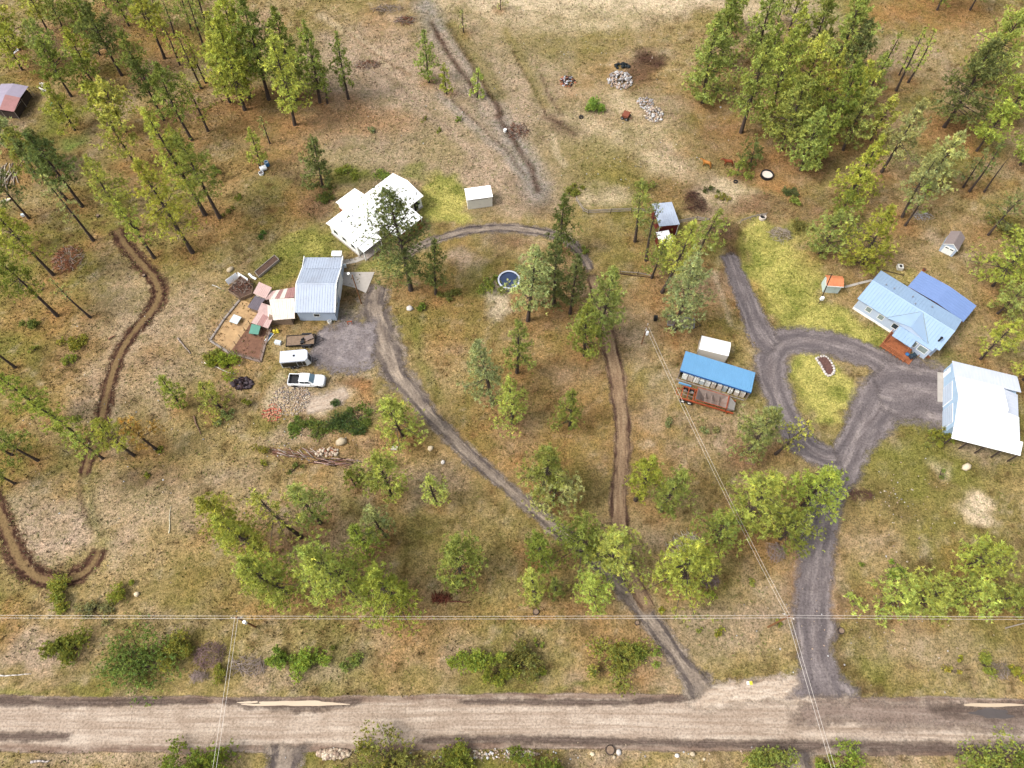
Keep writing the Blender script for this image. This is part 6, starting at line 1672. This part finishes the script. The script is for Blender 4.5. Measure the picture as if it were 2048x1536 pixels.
def tri_tubes(A, B, r0, r1):
    """many three-sided tapering limbs"""
    A, B = np.asarray(A), np.asarray(B)
    n = len(A)
    D = B - A
    D /= np.linalg.norm(D, axis=1, keepdims=True) + 1e-9
    U = np.cross(D, np.array([.3, .2, 1.0]) + np.zeros_like(D))
    U /= np.linalg.norm(U, axis=1, keepdims=True) + 1e-9
    W = np.cross(D, U)
    V = []
    for P_, r in ((A, r0), (B, r1)):
        for k in range(3):
            a = 2 * pi * k / 3
            V.append(P_ + (U * cos(a) + W * sin(a)) * np.asarray(r).reshape(-1, 1))
    V = np.stack(V, 1).reshape(-1, 3)
    o = (np.arange(n) * 6)[:, None]
    Fc = np.concatenate([o + np.array([k, (k + 1) % 3, 3 + (k + 1) % 3, 3 + k]) for k in range(3)], 0)
    return V, Fc
NT = 0
def grow(name, label, cat, loc, h, lean, cw, cb, col, style, seed, group):
    """one tree: trunk with limbs, crown of needle tufts set along the limbs"""
    global NT
    rg = np.random.default_rng(seed)
    R_ = cw / 2
    root = empty(name, loc, rg.uniform(0, 6.28) * 0, label, cat, group)
    zb = h * cb * .88
    crown = h - zb
    bend = rg.normal(0, .02 * h, 2)
    def axis_(t):
        t = np.asarray(t)[..., None]
        return np.concatenate([np.array(lean)[None, :2] * t + bend[None] * np.sin(pi * t) * .6, t * h], -1) if t.ndim > 1 else np.concatenate([np.array(lean)[:2] * t + bend * np.sin(pi * t) * .6, t * h], -1)
    tr = .012 * h + .07
    # trunk
    ts = np.linspace(0, .97, 9)
    ax = np.stack([axis_(t) for t in ts])
    n = 7
    ang = np.arange(n) / n * 2 * pi
    V, Fc = [], []
    for i, t in enumerate(ts):
        r = tr * (1.25 - .25 * min(1, t * 12)) * (1 - t) ** .8 + .015
        V.append(np.stack([ax[i, 0] + r * np.cos(ang), ax[i, 1] + r * np.sin(ang), np.full(n, ax[i, 2])], 1))
    V = np.concatenate(V)
    for i in range(len(ts) - 1):
        for j in range(n):
            Fc.append((i * n + j, i * n + (j + 1) % n, (i + 1) * n + (j + 1) % n, (i + 1) * n + j))
    # limbs
    sparse, round_, dead = style == 's', style == 'b', style == 'd'
    nb = int(np.clip((4.2 + .3 * cw) * crown * (.75 if sparse else 1.0), 14, 135))
    if dead:
        nb = 22
    t = np.sort((np.arange(nb) + rg.random(nb)) / nb)
    az = np.arange(nb) * 2.399 + rg.normal(0, .5, nb)
    lope = 1 + .22 * np.sin(az + rg.uniform(0, 6.28)) + .12 * np.sin(2 * az + rg.uniform(0, 6.28))
    if style == 'u':
        prof = np.sqrt(np.clip(1 - t * t, 0, 1)) * .9 + .1
    elif round_:
        prof = np.clip(np.sqrt(np.clip(1 - (np.clip((t - .3) / .7, 0, 1)) ** 2, 0, 1)) * (.72 + .28 * np.clip(t / .3, 0, 1)), .1, 1) * .95
    else:
        prof = np.clip((1 - t ** 1.1) ** .66, .1, 1) * (.66 + .34 * np.clip(t / .2, 0, 1))
    gap = np.clip(.8 + .38 * np.sin(t * crown * 1.6 + rg.uniform(0, 6)), .5, 1.1)
    Lb = R_ * 1.12 * prof * lope * gap * rg.uniform(.75, 1.2, nb)
    st = np.stack([axis_((zb + q * crown * .97) / h) for q in t])
    el = np.interp(t, [0, .4, 1], [-.05, .2, .95]) + rg.normal(0, .14, nb)
    dr = np.stack([np.cos(az) * np.cos(el), np.sin(az) * np.cos(el), np.sin(el)], 1)
    en = st + dr * Lb[:, None]
    en[:, 2] = np.maximum(en[:, 2], .12)
    A, B = [st], [en]
    r0 = np.clip(.014 * Lb + .012, .015, .09)
    lv, lf = tri_tubes(st, en, r0, r0 * .35)
    if zb > 3 and not dead:                                  # dead stubs on the bare stem
        k = int(zb * 1.2)
        q = rg.uniform(.35, 1, k) * zb / h
        a_ = rg.uniform(0, 6.28, k)
        s2 = np.stack([axis_(x) for x in q])
        l2 = rg.uniform(.3, .22 * R_ + .9, k)
        e2 = s2 + np.stack([np.cos(a_) * l2, np.sin(a_) * l2, rg.normal(-.05, .12, k)], 1)
        v2, f2 = tri_tubes(s2, e2, np.full(k, .022), np.full(k, .008))
        lf = np.concatenate([lf, f2 + len(lv)])
        lv = np.concatenate([lv, v2])
    Fc = np.concatenate([np.array(Fc), lf + len(V)])
    V = np.concatenate([V, lv])
    tm = np_mesh('trunk', V, Fc)
    link('trunk', tm, 'bark', root)
    if dead:
        return root
    # tufts along limbs and on side twigs
    rt0 = np.clip(.25 + .022 * cw, .27, .42)
    per = np.clip((Lb / (rt0 * (1.0 if sparse else .44))).astype(int) + 1, 1, 20)
    rows = np.repeat(np.arange(nb), per)
    s = rg.uniform(.3, 1.05, len(rows)) ** .62
    side = np.stack([-np.sin(az), np.cos(az), np.zeros(nb)], 1)[rows]
    spread = (.2 * Lb[rows] + .1) * rg.normal(0, 1, len(rows)) * np.clip(s, .4, 1)
    C = st[rows] + dr[rows] * (Lb[rows] * s)[:, None] + side * spread[:, None]
    C[:, 2] += rg.normal(.06, .16, len(rows)) * (1 + .1 * cw)
    ktop = max(3, int(crown * .5))
    top = np.stack([axis_(x) for x in rg.uniform(.86, 1.0, ktop)]) + rg.normal(0, .13, (ktop, 3))
    C = np.concatenate([C, top])
    O = np.concatenate([dr[rows], np.tile([[0, 0, 1.0]], (ktop, 1))])
    C[:, 2] = np.maximum(C[:, 2], .1)
    rt = rt0 * rg.uniform(.7, 1.3, len(C))
    far = loc[1] > 88
    Kb = 9 if far else 15
    VB = blades(C, O, rt * (1 if far else .86), Kb, rg, wide=.34 if far else .22)
    NT += len(VB) // 3
    br = np.concatenate([rg.normal(1, .16, nb)[rows], np.full(ktop, 1.1)])
    base = np.clip(rg.normal(1.0, .24, len(C)) * br, .4, 1.8)
    yel = rg.normal(0, .05, len(C))
    T = np.stack([base * (1 + yel), base, base * (1 - yel * 1.5), np.ones(len(C))], 1)
    T = np.repeat(T, Kb * 3, 0)
    j = np.repeat(rg.uniform(.9, 1.1, len(C) * Kb), 3)
    T[:, :3] *= j[:, None]
    cr = link('crown', tri_mesh('crown', VB, np.clip(T, 0, 3)), 'needles', root)
    q = COLR[col]
    jit = rg.normal(0, 7) + rg.normal(0, 1.5, 3)
    cr.color = lin(*[max(20, q[i_] + jit[i_]) for i_ in range(3)], FOL)
    return root
FOL = 1.0
REG = [(330, 40, 'in the far top-left grove'), (70, 90, 'behind the tarp shelter'), (40, 330, 'below the tarp shelter'), (220, 220, 'between tarp shelter and upper slope'), (400, 270, 'beside the open orange slope'),
       (300, 470, 'at the top of the dirt path'), (130, 540, 'round the reddish branch heap'), (90, 880, 'left of the dirt path'), (270, 890, 'along the right of the dirt path'), (410, 815, 'below the poultry pen'),
       (520, 1070, 'in the lower left clump'), (560, 200, 'in the dense upper clump left of the field'), (900, 150, 'in the open upper field'), (530, 310, 'near the blue barrel'), (650, 370, 'behind the white house'),
       (640, 1130, 'below the plank row'), (790, 980, 'left of the gravel drive'), (840, 580, 'in front of the white house'), (1100, 580, 'in the clump right of the pool'), (1180, 690, 'where the two-track begins'),
       (1000, 800, 'inside the drive loop'), (1140, 1010, 'where the gravel drive passes lower pines'), (1150, 1190, 'just above the power lines'), (1300, 540, 'below the red sheds'), (1400, 560, 'beside the silver trailer'),
       (1300, 1010, 'right of the two-track'), (1430, 1110, 'between the two drives'), (1560, 960, 'around the right driveway bend'), (1860, 1200, 'in the lower right clump'), (1450, 200, 'at the left of the upper right forest'),
       (1600, 160, 'inside the upper right forest'), (1640, 330, 'at the foot of the upper right forest'), (1790, 160, 'in the thin sapling stand at upper right'), (1930, 60, 'in the top right corner'), (1760, 370, 'above the garden slope'),
       (1690, 480, 'at the head of the right lawn'), (1940, 360, 'behind the garden shed'), (1980, 600, 'right of the blue patio cover'), (1490, 340, 'beside the horses'), (2040, 220, 'at the upper right edge'), (1900, 30, 'at the top of the orange clearing')]
CN = {'Y': 'yellow-green', 'L': 'lime-green', 'G': 'mid-green', 'D': 'dark green', 'B': 'grey-green', 'O': 'orange-tinged', 'P': 'pale green'}
ORD = ['first', 'second', 'third', 'fourth', 'fifth', 'sixth', 'seventh', 'eighth', 'ninth', 'tenth', 'eleventh', 'twelfth', 'thirteenth', 'fourteenth']
def ranked(items, noun):
    """items: list of (bx, by, adjectives) -> labels that say which one by place in its clump"""
    reg = [min(range(len(REG)), key=lambda k: hypot(REG[k][0] - x, REG[k][1] - y)) for x, y, _ in items]
    labs = [None] * len(items)
    for k in set(reg):
        ids = sorted((i for i in range(len(items)) if reg[i] == k), key=lambda i: items[i][0])
        for n_, i in enumerate(ids):
            if len(ids) == 1:
                labs[i] = f'{items[i][2]} {noun}, the only one {REG[k][2]}'
            else:
                labs[i] = f'{items[i][2]} {noun}, {ORD[n_]} from left {REG[k][2]}'
    return labs
def tree_dims(bx, by, tx, ty, w):
    b = P(bx, by)
    k = min(1, max(0, (by - 450) / 550))
    cwm = (1.15 if by < 700 and bx < 600 else 1.18 if by > 850 else 1.06) * w * (b.y * CS + (CAMH - 8) * CC) / FPX
    hs = np.linspace(2.2, 24, 90)
    dp = b.y * CS + (CAMH - hs) * CC
    qx = 1024 + b.x / dp * FPX
    qy = 768 - (b.y * CC - (CAMH - hs) * CS) / dp * FPX
    h = float(hs[np.argmin((qx - tx) ** 2 + (qy - ty - .36 * w * k) ** 2)])
    h = max(h, .9 * cwm)
    depth = b.y * CS + (CAMH - h) * CC
    lx = (tx - 1024) / FPX * depth - b.x
    lx = max(-.09 * h, min(.09 * h, lx))
    return b, h, lx, cwm
infos = []
for bx, by, tx, ty, w, cb, c_, st in TL:
    b, h, lx, cwm = tree_dims(bx, by, tx, ty, w)
    sz = 'tall' if h > 15 else 'small' if h < 7.5 else 'middling'
    infos.append((bx, by, f"{sz} {'bare' if st == 'd' else 'sparse ' + CN[c_] if st == 's' else CN[c_]}"))
labs = ranked(infos, 'pine')
for i, (bx, by, tx, ty, w, cb, c_, st) in enumerate(TL):
    b, h, lx, cwm = tree_dims(bx, by, tx, ty, w)
    grow('pine_tree', labs[i], 'tree', b, h, (lx, 0), cwm, cb, c_, st, 100 + i, 'pines of the property')
def shrub(label, px, py, w, h, col, seed):
    rg = np.random.default_rng(seed)
    R_ = w * mpp(py) / 2
    root = empty('shrub', P(px, py), 0, label, 'shrub', 'green shrubs')
    n = int(np.clip(95 * R_ * R_ * (1 + .3 * h), 40, 1100))
    nl = max(4, int(R_ * 4.5))                                # several stems, so the outline is lumpy
    lc = np.concatenate([rg.normal(0, .52 * R_, (nl, 2)) * np.array([1, rg.uniform(.6, 1)]), rg.uniform(.15, .7, (nl, 1)) * h], 1)
    lr = R_ * rg.uniform(.2, .55, nl)
    who = rg.integers(0, nl, n)
    d = rg.normal(size=(n, 3))
    d /= np.linalg.norm(d, axis=1, keepdims=True)
    C = lc[who] + d * (lr[who] * rg.uniform(.3, 1.15, n))[:, None] * np.array([1, 1, min(1.1, .6 * h / R_ + .2)])
    C[:, 2] = np.clip(C[:, 2], .05, h)
    st = np.concatenate([rg.normal(0, .12 * R_, (nl * 3, 2)), np.zeros((nl * 3, 1))], 1)
    en = lc[rg.integers(0, nl, nl * 3)] + rg.normal(0, .35 * R_, (nl * 3, 3))
    en[:, 2] = np.maximum(en[:, 2], .2)
    V, Fc = tri_tubes(st, en, np.full(nl * 3, .035), np.full(nl * 3, .012))
    link('stem', np_mesh('stem', V, Fc), 'bark', root)
    rt = np.clip(.16 + .03 * R_, .16, .27) * rg.uniform(.7, 1.3, n)
    Kb = 9
    VB = blades(C, d, rt, Kb, rg, wide=.45)
    base = np.clip(rg.normal(1, .2, n), .5, 1.5)
    yel = rg.normal(0, .08, n)
    T = np.repeat(np.stack([base * (1 + yel), base, base * (1 - yel), np.ones(n)], 1), Kb * 3, 0)
    cr = link('foliage', tri_mesh('foliage', VB, T), 'leaves', root)
    q = COLR[col]
    cr.color = lin(*[max(20, v + rg.normal(0, 5)) for v in q], FOL * .8)
    return root
REG = [(285, 1320, 'along the left road verge'), (620, 1330, 'along the verge below the slash pile'), (1010, 1330, 'along the verge left of the drive'), (1260, 1315, 'left of the drive mouth'), (1950, 1335, 'near the right road verge'),
       (1420, 860, 'below the dump trailer'), (1420, 1230, 'between the drive mouths'), (180, 1195, 'below the dirt path bend'), (120, 690, 'in the dry grass left of the path'), (440, 725, 'under the poultry pen fence'),
       (680, 845, 'in the dark weeds below the rubble'), (540, 915, 'around the plank row'), (300, 920, 'right of the dirt path'), (1180, 218, 'on the upper field'), (860, 250, 'above the white house'), (470, 400, 'on the slope above the garage'),
       (950, 590, 'around the pool'), (1200, 400, 'near the paddock corner'), (1590, 430, 'above the right lawn'), (1420, 385, 'right of the horse shed'), (1880, 900, 'below the white shop'), (1960, 1090, 'at the right pale mound'),
       (750, 1540, 'below the road left of centre'), (1000, 1535, 'below the road at centre'), (1600, 1535, 'below the road at right'), (1960, 1540, 'in the lower right corner'), (450, 1540, 'below the road at far left'), (1560, 1240, 'beside the driveway pole'), (720, 350, 'behind the white house'), (2020, 470, 'at the right edge'), (1780, 1145, 'in the lower right clump'), (480, 820, 'below the black scrap heap')]
labs = ranked([(x, y, f"{'large' if h > 2.5 else 'low' if h < 1.1 else 'bushy'} {CN[c_]}") for x, y, w, h, c_ in SL], 'shrub')
for i, (x, y, w, h, c_) in enumerate(SL):
    shrub(labs[i], x, y, w, h, c_, 900 + i)

# ================================================================= GRASS AND WEEDS (uncountable)
def tufts(name, n, seed, hmin, hmax, mulf, K_=4, only=None, wide=.55):
    rg = np.random.default_rng(seed)
    X, Y = rg.uniform(-122, 122, n), rg.uniform(-8, 158, n)
    keep = np.abs(X) < 70 + .36 * Y
    X, Y = X[keep], Y[keep]
    keep = fbm(X / 5, Y / 5, 200 + seed, 3) > rg.uniform(.25, .62, len(X))
    X, Y = X[keep], Y[keep]
    for pl, hw in RIBS:
        k = np.ones(len(X), bool)
        x0, x1 = min(p.x for p in pl) - 5, max(p.x for p in pl) + 5
        y0, y1 = min(p.y for p in pl) - 5, max(p.y for p in pl) + 5
        near = (X > x0) & (X < x1) & (Y > y0) & (Y < y1)
        if near.any():
            k[near] = seg_dist(X[near], Y[near], pl[::3] + [pl[-1]]) > hw
            X, Y = X[k], Y[k]
    c = ground_colour(X, Y)
    n = len(X)
    C = np.stack([X, Y, np.zeros(n)], 1)
    rt = rg.uniform(hmin, hmax, n)
    V = blades(C, np.tile([[0, 0, .6]], (n, 1)), rt, K_, rg, .5, wide)
    V[:, 2] = np.maximum(V[:, 2], .004)
    c = c * mulf * rg.uniform(.7, 1.35, (n, 1))
    T = np.concatenate([np.repeat(c, K_ * 3, 0), np.ones((n * K_ * 3, 1))], 1)
    return link(name, tri_mesh(name, V, T), 'tuft')
tag(tufts('dry_grass', 120000, 1, .16, .36, np.array([1.12, 1.12, 1.08])), 'tufts of dry grass over the whole ground', 'grass', kind='stuff')
tag(tufts('green_weeds', 30000, 2, .14, .32, np.array([.62, .86, .5])), 'green weed clumps scattered through the dry grass', 'weeds', kind='stuff')
rs = random.Random(3)
it = []
for _ in range(700):
    zone = rs.choice([(1250, 310, 230, 110), (1180, 80, 250, 90), (1800, 1000, 90, 120), (1700, 1240, 300, 120), (900, 200, 300, 200), (300, 900, 300, 300), (620, 880, 120, 60), (1000, 1510, 500, 20)])
    p = P(zone[0] + rs.gauss(0, .5) * zone[2], zone[1] + rs.gauss(0, .5) * zone[3])
    it.append(((p.x, p.y, .03), rs.uniform(.06, .15), .6))
tag(stone_mesh('scattered_stones', it, WHITE_ST + TAN_ST, 77), 'small pale stones strewn over the open ground', 'stones', kind='stuff')
print('crown triangles', NT, 'objects', len(bpy.data.objects))
